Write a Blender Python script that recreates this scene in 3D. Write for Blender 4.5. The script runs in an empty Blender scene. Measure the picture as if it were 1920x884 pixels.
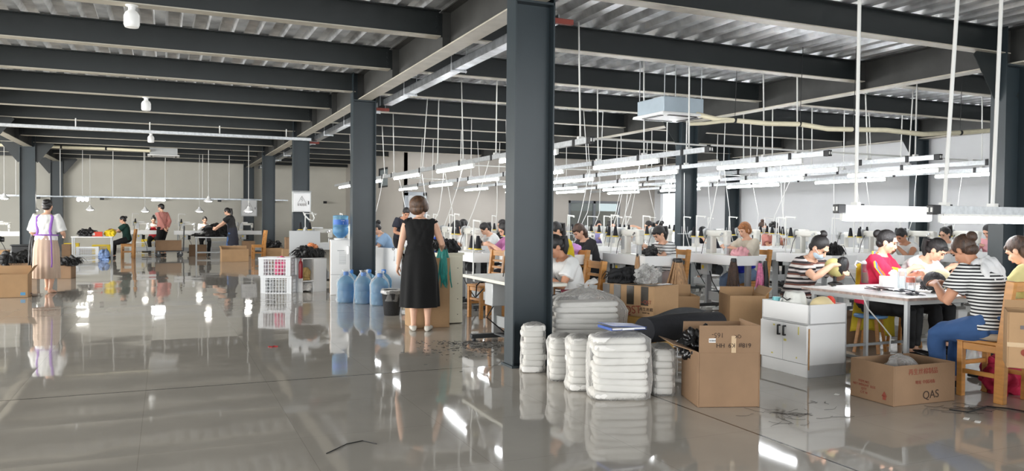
import bpy, math, random
import numpy as np
from mathutils import Vector, Matrix, Euler
R_=math.radians
random.seed(7)
SC=bpy.context.scene
COL=SC.collection
# ---------------------------------------------------------------- camera
FPX=1477.0
YAW,PITCH,ROLL,CAMZ=0.41455,0.020835,0.00899,1.36
_f=Vector((math.sin(YAW)*math.cos(PITCH),math.cos(YAW)*math.cos(PITCH),-math.sin(PITCH)))
_r=Vector((math.cos(YAW),-math.sin(YAW),0)); _u=_r.cross(_f)
_c,_s=math.cos(ROLL),math.sin(ROLL)
CR=_c*_r+_s*_u; CU=-_s*_r+_c*_u; CF=_f
cam=bpy.data.cameras.new('camera'); cam.sensor_width=36; cam.lens=36*FPX/1920
cam.clip_start=0.05; cam.clip_end=200
co=bpy.data.objects.new('camera',cam); COL.objects.link(co)
m=Matrix.Identity(4)
for i in range(3):
    m[i][0]=CR[i]; m[i][1]=CU[i]; m[i][2]=-CF[i]
m[2][3]=CAMZ
co.matrix_world=m
SC.camera=co
# ---------------------------------------------------------------- light and exposure
vs=SC.view_settings
vs.view_transform='Standard'; vs.look='None'; vs.exposure=1.0; vs.gamma=1; vs.use_curve_mapping=False
TUBE_STRENGTH=19.0
LAMP_STRENGTH=30.0
W=bpy.data.worlds.new('world'); SC.world=W; W.use_nodes=True
_bg=W.node_tree.nodes['Background']; _bg.inputs[0].default_value=(0.93,0.97,1.0,1); _bg.inputs[1].default_value=1.0
def area_light(name,loc,rot,sx,sy,power,col=(1,1,1)):
    l=bpy.data.lights.new(name,'AREA'); l.shape='RECTANGLE'; l.size=sx; l.size_y=sy; l.energy=power; l.color=col
    o=bpy.data.objects.new(name,l); COL.objects.link(o); o.location=loc; o.rotation_euler=rot
    return o
# two fill lights added out of view: behind the photographer and at left
area_light('fill_from_behind',(1.0,-7.0,2.2),(R_(82),0,0),16,3.2,480,(0.95,0.98,1.0))
area_light('fill_from_left',(-9.6,14,2.0),(R_(90),0,R_(-90)),22,2.6,1350,(1.0,0.99,0.96))
cy=SC.cycles
cy.max_bounces=7; cy.diffuse_bounces=3; cy.glossy_bounces=4; cy.transmission_bounces=5; cy.transparent_max_bounces=12
cy.use_denoising=True; cy.caustics_reflective=False; cy.caustics_refractive=False
cy.sample_clamp_indirect=6.0; cy.use_adaptive_sampling=True; cy.adaptive_threshold=0.015

# ---------------------------------------------------------------- measuring helpers
def ray(px,py):
    return CR*((px-960)/FPX)-CU*((py-442)/FPX)+CF
def F(px,py,z=0.0):
    d=ray(px,py); t=(z-CAMZ)/d.z
    return Vector((d.x*t,d.y*t,z))
def onX(px,py,X):
    d=ray(px,py); t=X/d.x
    return Vector((X,d.y*t,d.z*t+CAMZ))
def onY(px,py,Y):
    d=ray(px,py); t=Y/d.y
    return Vector((d.x*t,Y,d.z*t+CAMZ))
def at_depth(px,py,dep):
    d=ray(px,py)*dep
    return Vector((d.x,d.y,d.z+CAMZ))
def project(p):
    q=Vector(p)-Vector((0,0,CAMZ)); dz=q.dot(CF)
    return 960+FPX*q.dot(CR)/dz, 442-FPX*q.dot(CU)/dz

# ---------------------------------------------------------------- mesh helpers
def rotz(a): return Matrix.Rotation(a,3,'Z')
def frame(d):
    d=Vector(d).normalized()
    a=Vector((0,0,1)) if abs(d.z)<0.9 else Vector((1,0,0))
    u=d.cross(a).normalized(); w=u.cross(d).normalized()
    return u,w
class MB:
    def __init__(s): s.v=[]; s.f=[]; s.mi=[]
    def add(s,vs,fs,mi=0):
        n=len(s.v); s.v+= [tuple(p) for p in vs]
        for q in fs: s.f.append(tuple(n+i for i in q)); s.mi.append(mi)
        return s
    def box(s,c,sz,R=None,mi=0,taper=1.0,skip=()):
        hx,hy,hz=sz[0]/2,sz[1]/2,sz[2]/2
        P=[Vector((x*hx*(taper if z>0 else 1),y*hy*(taper if z>0 else 1),z*hz)) for z in(-1,1) for y in(-1,1) for x in(-1,1)]
        if R is not None: P=[R@p for p in P]
        c=Vector(c); P=[p+c for p in P]
        fs={'b':(0,2,3,1),'t':(4,5,7,6),'f':(0,1,5,4),'k':(2,6,7,3),'l':(0,4,6,2),'r':(1,3,7,5)}
        return s.add(P,[q for k,q in fs.items() if k not in skip],mi)
    def bar(s,p0,p1,w,h,mi=0,up=None):
        p0,p1=Vector(p0),Vector(p1); d=(p1-p0).normalized()
        if up is not None:
            u=d.cross(Vector(up)).normalized(); wv=u.cross(d).normalized()
        else: u,wv=frame(d)
        P=[p+u*(a*w/2)+wv*(b*h/2) for p in(p0,p1) for b in(-1,1) for a in(-1,1)]
        return s.add(P,[(0,1,3,2),(4,6,7,5),(0,4,5,1),(2,3,7,6),(0,2,6,4),(1,5,7,3)],mi)
    def tube(s,pts,r,n=8,mi=0,ell=1.0,cap=True):
        pts=[Vector(p) for p in pts]; N=len(pts)
        rs=r if isinstance(r,(list,tuple)) else [r]*N
        T=[]
        for i in range(N):
            a=pts[max(0,i-1)]; b=pts[min(N-1,i+1)]; d=b-a
            T.append(d.normalized() if d.length>1e-9 else Vector((0,0,1)))
        u,w=frame(T[0]); vs=[]
        for i in range(N):
            if i:
                q=T[i-1].rotation_difference(T[i]); u=q@u
            w=T[i].cross(u)
            for k in range(n):
                a=2*math.pi*k/n
                vs.append(pts[i]+u*(math.cos(a)*rs[i])+w*(math.sin(a)*rs[i]*ell))
        fs=[]
        for i in range(N-1):
            for k in range(n):
                k2=(k+1)%n
                fs.append((i*n+k,i*n+k2,(i+1)*n+k2,(i+1)*n+k))
        if cap:
            fs.append(tuple(range(n-1,-1,-1))); fs.append(tuple((N-1)*n+k for k in range(n)))
        return s.add(vs,fs,mi)
    def cyl(s,p0,p1,r0,r1=None,n=16,mi=0): return s.tube([p0,p1],[r0,r0 if r1 is None else r1],n,mi)
    def lathe(s,prof,c=(0,0,0),n=20,mi=0,R=None,cap=True):
        c=Vector(c); vs=[]
        for r,z in prof:
            for k in range(n):
                a=2*math.pi*k/n; p=Vector((r*math.cos(a),r*math.sin(a),z))
                if R is not None: p=R@p
                vs.append(p+c)
        fs=[]; N=len(prof)
        for i in range(N-1):
            for k in range(n):
                k2=(k+1)%n; fs.append((i*n+k,i*n+k2,(i+1)*n+k2,(i+1)*n+k))
        if cap:
            fs.append(tuple(range(n-1,-1,-1))); fs.append(tuple((N-1)*n+k for k in range(n)))
        return s.add(vs,fs,mi)
    def ell(s,c,r,R=None,nu=16,nv=10,mi=0,fn=None):
        c=Vector(c); vs=[];
        for j in range(1,nv):
            t=math.pi*j/nv
            for k in range(nu):
                a=2*math.pi*k/nu
                d=Vector((math.sin(t)*math.cos(a),math.sin(t)*math.sin(a),math.cos(t)))
                m=fn(d) if fn else 1.0
                p=Vector((d.x*r[0]*m,d.y*r[1]*m,d.z*r[2]*m))
                if R is not None: p=R@p
                vs.append(p+c)
        top=Vector((0,0,r[2]*(fn(Vector((0,0,1))) if fn else 1))); bot=Vector((0,0,-r[2]*(fn(Vector((0,0,-1))) if fn else 1)))
        if R is not None: top=R@top; bot=R@bot
        vs+= [top+c,bot+c]; it=len(vs)-2; ib=it+1
        fs=[]
        for j in range(nv-2):
            for k in range(nu):
                k2=(k+1)%nu; fs.append((j*nu+k,(j+1)*nu+k,(j+1)*nu+k2,j*nu+k2))
        for k in range(nu):
            k2=(k+1)%nu; fs.append((it,k,k2)); fs.append((ib,(nv-2)*nu+k2,(nv-2)*nu+k))
        return s.add(vs,fs,mi)
    def loft(s,rings,n=20,mi=0,ex=2.0,fn=None):
        # ring: centre, x axis, y axis, rx, ry
        vs=[]
        for i,(c,ax,ay,rx,ry) in enumerate(rings):
            c=Vector(c)
            for k in range(n):
                a=2*math.pi*k/n; ca,sa=math.cos(a),math.sin(a)
                x=math.copysign(abs(ca)**(2/ex),ca); y=math.copysign(abs(sa)**(2/ex),sa)
                g=fn(i/(len(rings)-1),a) if fn else 1
                vs.append(c+Vector(ax)*(x*rx*g)+Vector(ay)*(y*ry*g))
        fs=[]; N=len(rings)
        for i in range(N-1):
            for k in range(n):
                k2=(k+1)%n; fs.append((i*n+k,i*n+k2,(i+1)*n+k2,(i+1)*n+k))
        fs.append(tuple(range(n-1,-1,-1))); fs.append(tuple((N-1)*n+k for k in range(n)))
        return s.add(vs,fs,mi)
    def grid(s,fn,nu,nv,mi=0):
        vs=[fn(i/nu,j/nv) for j in range(nv+1) for i in range(nu+1)]
        fs=[(j*(nu+1)+i,j*(nu+1)+i+1,(j+1)*(nu+1)+i+1,(j+1)*(nu+1)+i) for j in range(nv) for i in range(nu)]
        return s.add(vs,fs,mi)
    def mesh(s,name):
        me=bpy.data.meshes.new(name); me.from_pydata(s.v,[],s.f)
        me.polygons.foreach_set('material_index',s.mi); me.update()
        return me
    def build(s,name,mats,parent=None,smooth=True,ang=38,bevel=0.0,seg=2,solid=0.0,loc=None,rz=0):
        me=s.mesh(name)
        return mkobj(name,me,mats,parent,smooth,ang,bevel,seg,solid,loc,rz)
def mkobj(name,me,mats,parent=None,smooth=True,ang=38,bevel=0.0,seg=2,solid=0.0,loc=None,rz=0):
    if not isinstance(mats,(list,tuple)): mats=[mats]
    for mt in mats: me.materials.append(mt)
    if smooth:
        me.shade_smooth()
        if ang<180: me.set_sharp_from_angle(angle=R_(ang))
    o=bpy.data.objects.new(name,me); COL.objects.link(o)
    if parent is not None: o.parent=parent
    if loc is not None: o.location=loc
    if rz: o.rotation_euler=(0,0,rz)
    if solid:
        md=o.modifiers.new('solid','SOLIDIFY'); md.thickness=solid; md.offset=0
    if bevel:
        md=o.modifiers.new('bevel','BEVEL'); md.width=bevel; md.segments=seg; md.limit_method='ANGLE'; md.angle_limit=R_(35)
    return o
def tag(o,label=None,cat=None,group=None,kind=None):
    if label: o['label']=label
    if cat: o['category']=cat
    if group: o['group']=group
    if kind: o['kind']=kind
    return o
def thing(name,label,cat,loc=(0,0,0),rz=0,group=None):
    o=bpy.data.objects.new(name,None); COL.objects.link(o)
    o.empty_display_size=.1
    o.location=loc; o.rotation_euler=(0,0,rz)
    return tag(o,label,cat,group)
def dup(root,loc,rz=None,label=None,group=None):
    r=root.copy(); COL.objects.link(r); r.location=loc
    if rz is not None: r.rotation_euler=(0,0,rz)
    if label: r['label']=label
    if group: r['group']=group
    for ch in KIDS(root):
        c=ch.copy(); COL.objects.link(c); c.parent=r
        for g in KIDS(ch):
            d=g.copy(); COL.objects.link(d); d.parent=c
    return r
def KIDS(o): return list(o.children)
def baked(mb,voxel,smooth=3,fold=None,name='m'):
    """one continuous surface out of overlapping closed shapes"""
    me=mb.mesh(name); o=bpy.data.objects.new('tmp',me); COL.objects.link(o)
    md=o.modifiers.new('r','REMESH'); md.mode='VOXEL'; md.voxel_size=voxel; md.adaptivity=0
    if smooth:
        sm=o.modifiers.new('s','SMOOTH'); sm.factor=0.5; sm.iterations=smooth
    dg=bpy.context.evaluated_depsgraph_get()
    out=bpy.data.meshes.new_from_object(o.evaluated_get(dg))
    bpy.data.objects.remove(o); bpy.data.meshes.remove(me)
    if fold: folds(out,*fold)
    return out
def folds(me,amp,freq,seed=0,stretch=(1,1,.5)):
    n=len(me.vertices); co_=np.empty(n*3); me.vertices.foreach_get('co',co_); co_=co_.reshape(-1,3)
    nr=np.empty(n*3); me.vertex_normals.foreach_get('vector',nr); nr=nr.reshape(-1,3)
    rs=np.random.RandomState(seed); h=np.zeros(n)
    for k in range(7):
        d=rs.randn(3); d/=np.linalg.norm(d); d*=np.array(stretch)*freq*(0.6+rs.rand()*1.1)
        ph=rs.rand()*6.28
        h+=np.abs(np.sin(co_@d+ph+1.2*np.sin(co_@np.roll(d,1)*.6)))-.6
    co_+=nr*(h*amp/2.2)[:,None]
    me.vertices.foreach_set('co',co_.ravel()); me.update()
def jitter(me,amp,freq,seed=0):
    n=len(me.vertices); co_=np.empty(n*3); me.vertices.foreach_get('co',co_); co_=co_.reshape(-1,3)
    rs=np.random.RandomState(seed)
    for k in range(6):
        d=rs.randn(3)*freq; v=rs.randn(3); v/=np.linalg.norm(v)
        co_+=np.sin(co_@d+rs.rand()*6)[:,None]*v*amp/2.4
    me.vertices.foreach_set('co',co_.ravel()); me.update()

# ---------------------------------------------------------------- materials
def lin(c):
    return tuple(((x/255)/12.92 if x/255<=0.04045 else ((x/255+.055)/1.055)**2.4) for x in c)
def mat(name,col,rough=.5,metal=0.0,var=0.0,vs=6.0,bump=0.0,bs=40.0,emit=None,es=0.0,trans=0.0,alpha=1.0,spec=None,stretch=None,sheen=0.0,coat=0.0,ior=None):
    m=bpy.data.materials.new(name); m.use_nodes=True
    nt=m.node_tree; N=nt.nodes; L=nt.links
    b=N['Principled BSDF']; c=lin(col)
    b.inputs['Base Color'].default_value=(*c,1); b.inputs['Roughness'].default_value=rough; b.inputs['Metallic'].default_value=metal
    if spec is not None: b.inputs['Specular IOR Level'].default_value=spec
    if trans: b.inputs['Transmission Weight'].default_value=trans
    if ior: b.inputs['IOR'].default_value=ior
    if alpha<1: b.inputs['Alpha'].default_value=alpha
    if sheen: b.inputs['Sheen Weight'].default_value=sheen
    if coat: b.inputs['Coat Weight'].default_value=coat; b.inputs['Coat Roughness'].default_value=.1
    if emit is not None:
        b.inputs['Emission Color'].default_value=(*lin(emit),1); b.inputs['Emission Strength'].default_value=es
    if var or bump:
        tc=N.new('ShaderNodeTexCoord'); src=tc.outputs['Object']
        if stretch:
            mp=N.new('ShaderNodeMapping'); mp.inputs['Scale'].default_value=stretch; L.new(src,mp.inputs[0]); src=mp.outputs[0]
    if var:
        nz=N.new('ShaderNodeTexNoise'); nz.inputs['Scale'].default_value=vs; nz.inputs['Detail'].default_value=5; L.new(src,nz.inputs['Vector'])
        mr=N.new('ShaderNodeMapRange'); mr.inputs[1].default_value=.3; mr.inputs[2].default_value=.7
        mr.inputs[3].default_value=1-var; mr.inputs[4].default_value=1+var; L.new(nz.outputs[0],mr.inputs[0])
        mx=N.new('ShaderNodeVectorMath'); mx.operation='SCALE'; mx.inputs[0].default_value=c
        L.new(mr.outputs[0],mx.inputs['Scale']); L.new(mx.outputs[0],b.inputs['Base Color'])
    if bump:
        n2=N.new('ShaderNodeTexNoise'); n2.inputs['Scale'].default_value=bs; n2.inputs['Detail'].default_value=4; L.new(src,n2.inputs['Vector'])
        bp=N.new('ShaderNodeBump'); bp.inputs['Strength'].default_value=min(1,bump); bp.inputs['Distance'].default_value=.01
        L.new(n2.outputs[0],bp.inputs['Height']); L.new(bp.outputs[0],b.inputs['Normal'])
    return m
def stripes(name,cols,period,axis=2,rough=.8,phase=0,widths=None,wob=.25):
    """cloth with bands across one axis; cols share one period"""
    m=mat(name,cols[0],rough); nt=m.node_tree; N=nt.nodes; L=nt.links; b=N['Principled BSDF']
    tc=N.new('ShaderNodeTexCoord'); sp=N.new('ShaderNodeSeparateXYZ')
    nz=N.new('ShaderNodeTexNoise'); nz.inputs['Scale'].default_value=7; L.new(tc.outputs['Object'],nz.inputs['Vector'])
    L.new(tc.outputs['Object'],sp.inputs[0])
    ml=N.new('ShaderNodeMath'); ml.operation='MULTIPLY_ADD'; ml.inputs[1].default_value=1/period; ml.inputs[2].default_value=phase
    L.new(sp.outputs[axis],ml.inputs[0])
    wb=N.new('ShaderNodeMath'); wb.operation='MULTIPLY_ADD'; wb.inputs[1].default_value=wob; L.new(nz.outputs[0],wb.inputs[0]); L.new(ml.outputs[0],wb.inputs[2])
    fr=N.new('ShaderNodeMath'); fr.operation='FRACT'; L.new(wb.outputs[0],fr.inputs[0])
    cr=N.new('ShaderNodeValToRGB'); cr.color_ramp.interpolation='CONSTANT'; e=cr.color_ramp.elements
    ws=widths or [i/len(cols) for i in range(len(cols))]
    while len(e)<len(cols): e.new(.5)
    for i,cc in enumerate(cols): e[i].position=ws[i]; e[i].color=(*lin(cc),1)
    L.new(fr.outputs[0],cr.inputs[0]); L.new(cr.outputs[0],b.inputs['Base Color'])
    return m
def film(name,col=(242,241,239),op=.35,rough=.12,tint=(248,248,247),bump=.6,bs=18):
    """thin clear plastic: part see-through, part shiny and milky"""
    m=bpy.data.materials.new(name); m.use_nodes=True; nt=m.node_tree; N=nt.nodes; L=nt.links
    for n in list(N):
        if n.type!='OUTPUT_MATERIAL': N.remove(n)
    out=[n for n in N if n.type=='OUTPUT_MATERIAL'][0]
    t=N.new('ShaderNodeBsdfTransparent'); t.inputs[0].default_value=(*lin(tint),1)
    p=N.new('ShaderNodeBsdfPrincipled'); p.inputs['Base Color'].default_value=(*lin(col),1); p.inputs['Roughness'].default_value=rough
    fr=N.new('ShaderNodeFresnel'); fr.inputs[0].default_value=1.5
    ad=N.new('ShaderNodeMath'); ad.operation='ADD'; ad.use_clamp=True; ad.inputs[1].default_value=op
    L.new(fr.outputs[0],ad.inputs[0])
    mx=N.new('ShaderNodeMixShader'); tl=N.new('ShaderNodeBsdfTranslucent'); tl.inputs[0].default_value=(*lin(col),1)
    m2=N.new('ShaderNodeMixShader'); m2.inputs[0].default_value=.4; L.new(p.outputs[0],m2.inputs[1]); L.new(tl.outputs[0],m2.inputs[2])
    L.new(ad.outputs[0],mx.inputs[0]); L.new(t.outputs[0],mx.inputs[1]); L.new(m2.outputs[0],mx.inputs[2]); L.new(mx.outputs[0],out.inputs[0])
    if bump:
        tc=N.new('ShaderNodeTexCoord'); nz=N.new('ShaderNodeTexNoise'); nz.inputs['Scale'].default_value=bs; nz.inputs['Detail'].default_value=3; nz.inputs['Distortion'].default_value=1.2
        L.new(tc.outputs['Object'],nz.inputs['Vector'])
        bp=N.new('ShaderNodeBump'); bp.inputs['Strength'].default_value=bump; bp.inputs['Distance'].default_value=.03
        L.new(nz.outputs[0],bp.inputs['Height']); L.new(bp.outputs[0],p.inputs['Normal']); L.new(bp.outputs[0],fr.inputs['Normal'])
    return m
M={}
M['steel']=mat('dark_painted_steel',(34,39,40),.38,.0,.12,2.5,.08,8,spec=.55)
M['girder']=mat('girder_grey_steel',(62,62,60),.42,.0,.18,3,.08,10,spec=.5)  # girders take a lighter grey than the beams
M['column']=mat('blue_grey_painted_steel',(44,54,59),.36,.0,.10,2,.08,7,spec=.5)
M['galv']=mat('galvanised_sheet',(176,180,184),.30,.9,.28,9,.1,30)
M['galv2']=mat('galvanised_channel',(205,208,210),.34,.55,.15,20)
M['white']=mat('white_laminate',(247,247,246),.4)
M['paint']=mat('wall_paint',(222,219,208),.7,0,.03,1.5)
M['paintw']=mat('wall_paint_white',(206,207,208),.7,0,.02,1.5)
M['painto']=mat('wall_paint_beige',(192,186,178),.7,0,.03,1.5)
M['conduit']=mat('white_conduit',(226,226,222),.4)
M['black']=mat('black_plastic',(22,22,24),.4)
M['darkgrey']=mat('dark_grey_metal',(62,64,66),.45,.3)
M['grey']=mat('grey_painted_metal',(158,160,160),.4,.2)
M['lgrey']=mat('light_grey_metal',(190,192,192),.4,.2)
M['offwhite']=mat('machine_enamel',(224,222,214),.3)
M['chrome']=mat('bright_steel',(210,212,214),.18,1.0)
M['carton']=mat('brown_cardboard',(172,138,101),.8,0,.08,4,.12,60)
M['carton2']=mat('dull_brown_cardboard',(144,115,88),.8,0,.10,4,.12,60)
M['cartonin']=mat('cardboard_inside',(160,124,86),.85,0,.06,4)
M['tape']=mat('clear_packing_tape',(190,160,120),.15,0,.05,8)
M['btape']=mat('black_packing_tape',(52,46,38),.3,0,.15,6)
M['ink']=mat('dark_ink',(60,44,36),.8)
M['redink']=mat('red_ink',(140,66,50),.8)
M['flange']=mat('pale_bottom_flange',(186,180,166),.45,.2,.14,4)  # bottom flanges are given a paler tone than webs and top flanges
M['wood']=mat('orange_varnished_wood',(196,138,74),.35,0,.16,5,.05,20,stretch=(1,1,6))
M['yellow']=mat('yellow_plastic',(226,196,40),.45)
M['red']=mat('red_plastic',(190,30,40),.4)
M['blue']=mat('blue_plastic',(40,80,190),.4)
M['wig']=mat('black_fibre',(20,19,20),.45,0,.5,30,.9,60,stretch=(1,1,.3))
M['thread']=mat('black_thread',(24,24,30),.75,0,0,1,.4,300,stretch=(.1,.1,1))
M['glow']=mat('fluorescent_tube',(255,255,255),.4,emit=(248,251,255),es=TUBE_STRENGTH)
M['bulb']=mat('lit_bulb',(255,255,255),.4,emit=(255,252,244),es=LAMP_STRENGTH)
M['bag']=film('clear_bag_film',op=.22,rough=.20,bump=.55,bs=8)
M['bag2']=film('clear_bag_film_thin',op=.10,rough=.08,bump=.9,bs=14)
M['bottle']=film('blue_bottle_plastic',(160,208,232),.34,.06,(206,234,246),.3,12)
M['mesh_plastic']=mat('white_crate_plastic',(226,228,230),.4)
M['skin']=mat('skin_light',(226,178,150),.5,0,.04,14,spec=.4)
M['skin2']=mat('skin_tan',(200,146,116),.5,0,.04,14,spec=.4)
M['hair']=mat('black_hair',(24,20,20),.36,0,.5,25,.7,90,stretch=(3,3,.35))
M['hairb']=mat('brown_hair',(70,48,34),.4,0,.6,22,.7,90,stretch=(3,3,.35))
M['hairg']=mat('ginger_hair',(150,92,44),.4,0,.5,22,.7,90,stretch=(3,3,.35))
M['eye']=mat('dark_eye',(30,22,20),.2)
M['brow']=mat('eyebrow_hair',(46,36,32),.7)
M['lip']=mat('lips',(186,98,92),.45)
def cloth(name,c,r=.85,var=.05): return mat(name,c,r,0,var,8,.12,120)
_txt={}
def text(s,size,mt,parent,loc,rot,name='lettering',depth=.0006,align='CENTER'):
    key=(s,size,align)
    if key not in _txt:
        cu=bpy.data.curves.new('t','FONT'); cu.body=s; cu.size=size; cu.align_x=align; cu.align_y='CENTER'; cu.extrude=depth
        o=bpy.data.objects.new('t',cu); COL.objects.link(o)
        dg=bpy.context.evaluated_depsgraph_get(); me=bpy.data.meshes.new_from_object(o.evaluated_get(dg))
        bpy.data.objects.remove(o); _txt[key]=me
    me=_txt[key].copy(); me.materials.clear(); me.materials.append(mt)
    o=bpy.data.objects.new(name,me); COL.objects.link(o)
    if parent is not None: o.parent=parent
    o.location=loc; o.rotation_euler=rot
    return o
# ================================================================ THE SETTING
def floor_material():
    m=mat('polished_tiles',(184,178,168),.045); nt=m.node_tree; N=nt.nodes; L=nt.links; b=N['Principled BSDF']
    b.inputs['Specular IOR Level'].default_value=.62
    g=N.new('ShaderNodeNewGeometry'); sp=N.new('ShaderNodeSeparateXYZ'); L.new(g.outputs['Position'],sp.inputs[0])
    def mth(op,a,b_=None,c=None):
        n=N.new('ShaderNodeMath'); n.operation=op
        for i,x in enumerate((a,b_,c)):
            if x is None: continue
            if isinstance(x,(int,float)): n.inputs[i].default_value=x
            else: L.new(x,n.inputs[i])
        return n.outputs[0]
    T=.9
    u=mth('MULTIPLY_ADD',sp.outputs[0],1/T,-3.46/T); v=mth('MULTIPLY_ADD',sp.outputs[1],1/T,-6.73/T)
    fu=mth('FLOOR',u); fv=mth('FLOOR',v)
    cb=N.new('ShaderNodeCombineXYZ'); L.new(fu,cb.inputs[0]); L.new(fv,cb.inputs[1])
    wn=N.new('ShaderNodeTexWhiteNoise'); wn.noise_dimensions='3D'; L.new(cb.outputs[0],wn.inputs['Vector'])
    # each tile lies a hair out of true
    sc=N.new('ShaderNodeVectorMath'); sc.operation='SUBTRACT'; sc.inputs[1].default_value=(.5,.5,.5); L.new(wn.outputs['Color'],sc.inputs[0])
    s2=N.new('ShaderNodeVectorMath'); s2.operation='MULTIPLY'; s2.inputs[1].default_value=(.010,.010,0); L.new(sc.outputs[0],s2.inputs[0])
    nz=N.new('ShaderNodeTexNoise'); nz.inputs['Scale'].default_value=2.2; nz.inputs['Detail'].default_value=1; L.new(g.outputs['Position'],nz.inputs['Vector'])
    s3=N.new('ShaderNodeVectorMath'); s3.operation='SUBTRACT'; s3.inputs[1].default_value=(.5,.5,.5); L.new(nz.outputs['Color'],s3.inputs[0])
    s4=N.new('ShaderNodeVectorMath'); s4.operation='MULTIPLY_ADD'; s4.inputs[1].default_value=(.012,.012,0); L.new(s3.outputs[0],s4.inputs[0]); L.new(s2.outputs[0],s4.inputs[2])
    ad=N.new('ShaderNodeVectorMath'); L.new(s4.outputs[0],ad.inputs[0]); ad.inputs[1].default_value=(0,0,1)
    nm=N.new('ShaderNodeVectorMath'); nm.operation='NORMALIZE'; L.new(ad.outputs[0],nm.inputs[0]); L.new(nm.outputs[0],b.inputs['Normal'])
    # colour: cloudy stone, faint tile joints, two dark expansion joints
    n2=N.new('ShaderNodeTexNoise'); n2.inputs['Scale'].default_value=1.7; n2.inputs['Detail'].default_value=6; n2.inputs['Distortion'].default_value=.8; L.new(g.outputs['Position'],n2.inputs['Vector'])
    k=mth('MULTIPLY_ADD',n2.outputs[0],.30,.85)
    def near(x,pos,w):
        return mth('LESS_THAN',mth('ABSOLUTE',mth('SUBTRACT',x,pos)),w)
    ju=mth('LESS_THAN',mth('ABSOLUTE',mth('SUBTRACT',mth('FRACT',mth('ADD',u,.5)),.5)),.0022)
    jv=mth('LESS_THAN',mth('ABSOLUTE',mth('SUBTRACT',mth('FRACT',mth('ADD',v,.5)),.5)),.0022)
    j=mth('MAXIMUM',ju,jv)
    k=mth('MULTIPLY',k,mth('MULTIPLY_ADD',j,-.22,1))
    d=mth('MAXIMUM',near(sp.outputs[1],6.73,.008),mth('MULTIPLY',near(sp.outputs[0],3.46,.009),mth('LESS_THAN',sp.outputs[1],6.73)))
    k=mth('MULTIPLY',k,mth('MULTIPLY_ADD',d,-.85,1))
    vm=N.new('ShaderNodeVectorMath'); vm.operation='SCALE'; vm.inputs[0].default_value=lin((184,178,168)); L.new(k,vm.inputs['Scale']); L.new(vm.outputs[0],b.inputs['Base Color'])
    return m
def struct(o): return tag(o,kind='structure')
struct(MB().box((3.5,13.5,-.05),(30,44,.1)).build('floor',floor_material(),bevel=0))
ZB,ZT=3.49,3.80            # beams
ZG,ZD=3.36,3.82            # girders, deck
# corrugated steel deck, ribs running with the girders
def deck():
    mb=MB(); vs=[]; P=.32; x=-11.0; prof=[]
    while x<19:
        prof+= [(x,ZD),(x+.12,ZD),(x+.155,ZD+.085),(x+.285,ZD+.085)]; x+=P
    Y0,Y1=-6.5,34.2; n=len(prof); K=1
    for y in (Y0,Y1):
        vs+=[(a,y,z) for a,z in prof]
    mb.add(vs,[(i,i+1,n+i+1,n+i) for i in range(n-1)])
    # slab on top closes the roof
    mb.box((4,13.8,ZD+.15),(30,41,.06))
    return mb
dm=mat('galvanised_deck',(238,240,242),.30,.55,.3,4,.3,7)
struct(deck().build('ceiling',dm,smooth=False))
# columns, girders, beams
GX=[-10.45,-3.7,3.1,9.8,16.55]; GY=[-.1,6.65,13.4,20.2,26.95,33.7]
def hcol():
    mb=MB()
    for s in(-1,1): mb.box((s*.193,0,ZG/2),(.014,.2,ZG))
    mb.box((0,0,ZG/2),(.372,.010,ZG)); mb.box((0,0,.01),(.44,.26,.02)); mb.box((0,0,ZG-.01),(.39,.2,.02))
    mb.box((0,0,(ZG+ZD)/2),(.36,.01,ZD-ZG))
    for s in(-1,1): mb.box((s*.193,0,(ZG+ZD)/2),(.014,.2,ZD-ZG))
    return mb
c0=None
for x in GX[1:]:
    for y in GY:
        if y<0 and x!=3.1: continue
        if y<0: continue
        if x>9 and y>25.5: continue
        if x==3.1 and y>33: continue
        if c0 is None:
            c0=struct(hcol().build('column',M['column'],smooth=False,loc=(x,y,0)))
        else:
            c=c0.copy(); COL.objects.link(c); c.location=(x,y,0)
o=struct(hcol().build('column',M['column'],smooth=False,loc=(3.1,33.7,0)))
def ibeam(L,z0,z1,w,t=.012):
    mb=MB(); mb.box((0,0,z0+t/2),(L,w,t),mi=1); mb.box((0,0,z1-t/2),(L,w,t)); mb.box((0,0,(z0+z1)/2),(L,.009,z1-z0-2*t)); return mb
BY=[-.1,2.15,4.4,6.65,8.9,11.15,13.4,15.67,17.93,20.2,22.45,24.7,26.95,29.2,31.45,33.7]
b0=None
for gi in range(len(GX)-1):
    L=6.5
    for y in BY:
        if y<2 : continue
        xc=(GX[gi]+GX[gi+1])/2
        if b0 is None:
            mb=ibeam(L,ZB,ZT,.16)
            for s in(-1,1):
                mb.box((s*(L/2+.02),.02,(ZB+ZT)/2),(.24,.012,ZT-ZB-.03))
                for k in range(4): mb.cyl((s*(L/2-.03),-.006,ZB+.06+k*.06),(s*(L/2-.03),-.028,ZB+.06+k*.06),.013,n=6)
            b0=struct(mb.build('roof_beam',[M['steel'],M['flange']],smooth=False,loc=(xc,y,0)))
        else:
            c=b0.copy(); COL.objects.link(c); c.location=(xc,y,0)
g0=None
for x in GX:
    if g0 is None:
        mb=ibeam(41,ZG,ZD-.005,.22,.016)
        for y in BY:
            for s in(-1,1): mb.box((y-13.5,s*.055,(ZG+ZD)/2),(.012,.10,ZD-ZG-.04))
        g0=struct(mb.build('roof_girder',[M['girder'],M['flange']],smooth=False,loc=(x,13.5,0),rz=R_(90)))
    else:
        c=g0.copy(); COL.objects.link(c); c.location=(x,13.5,0)
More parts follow.
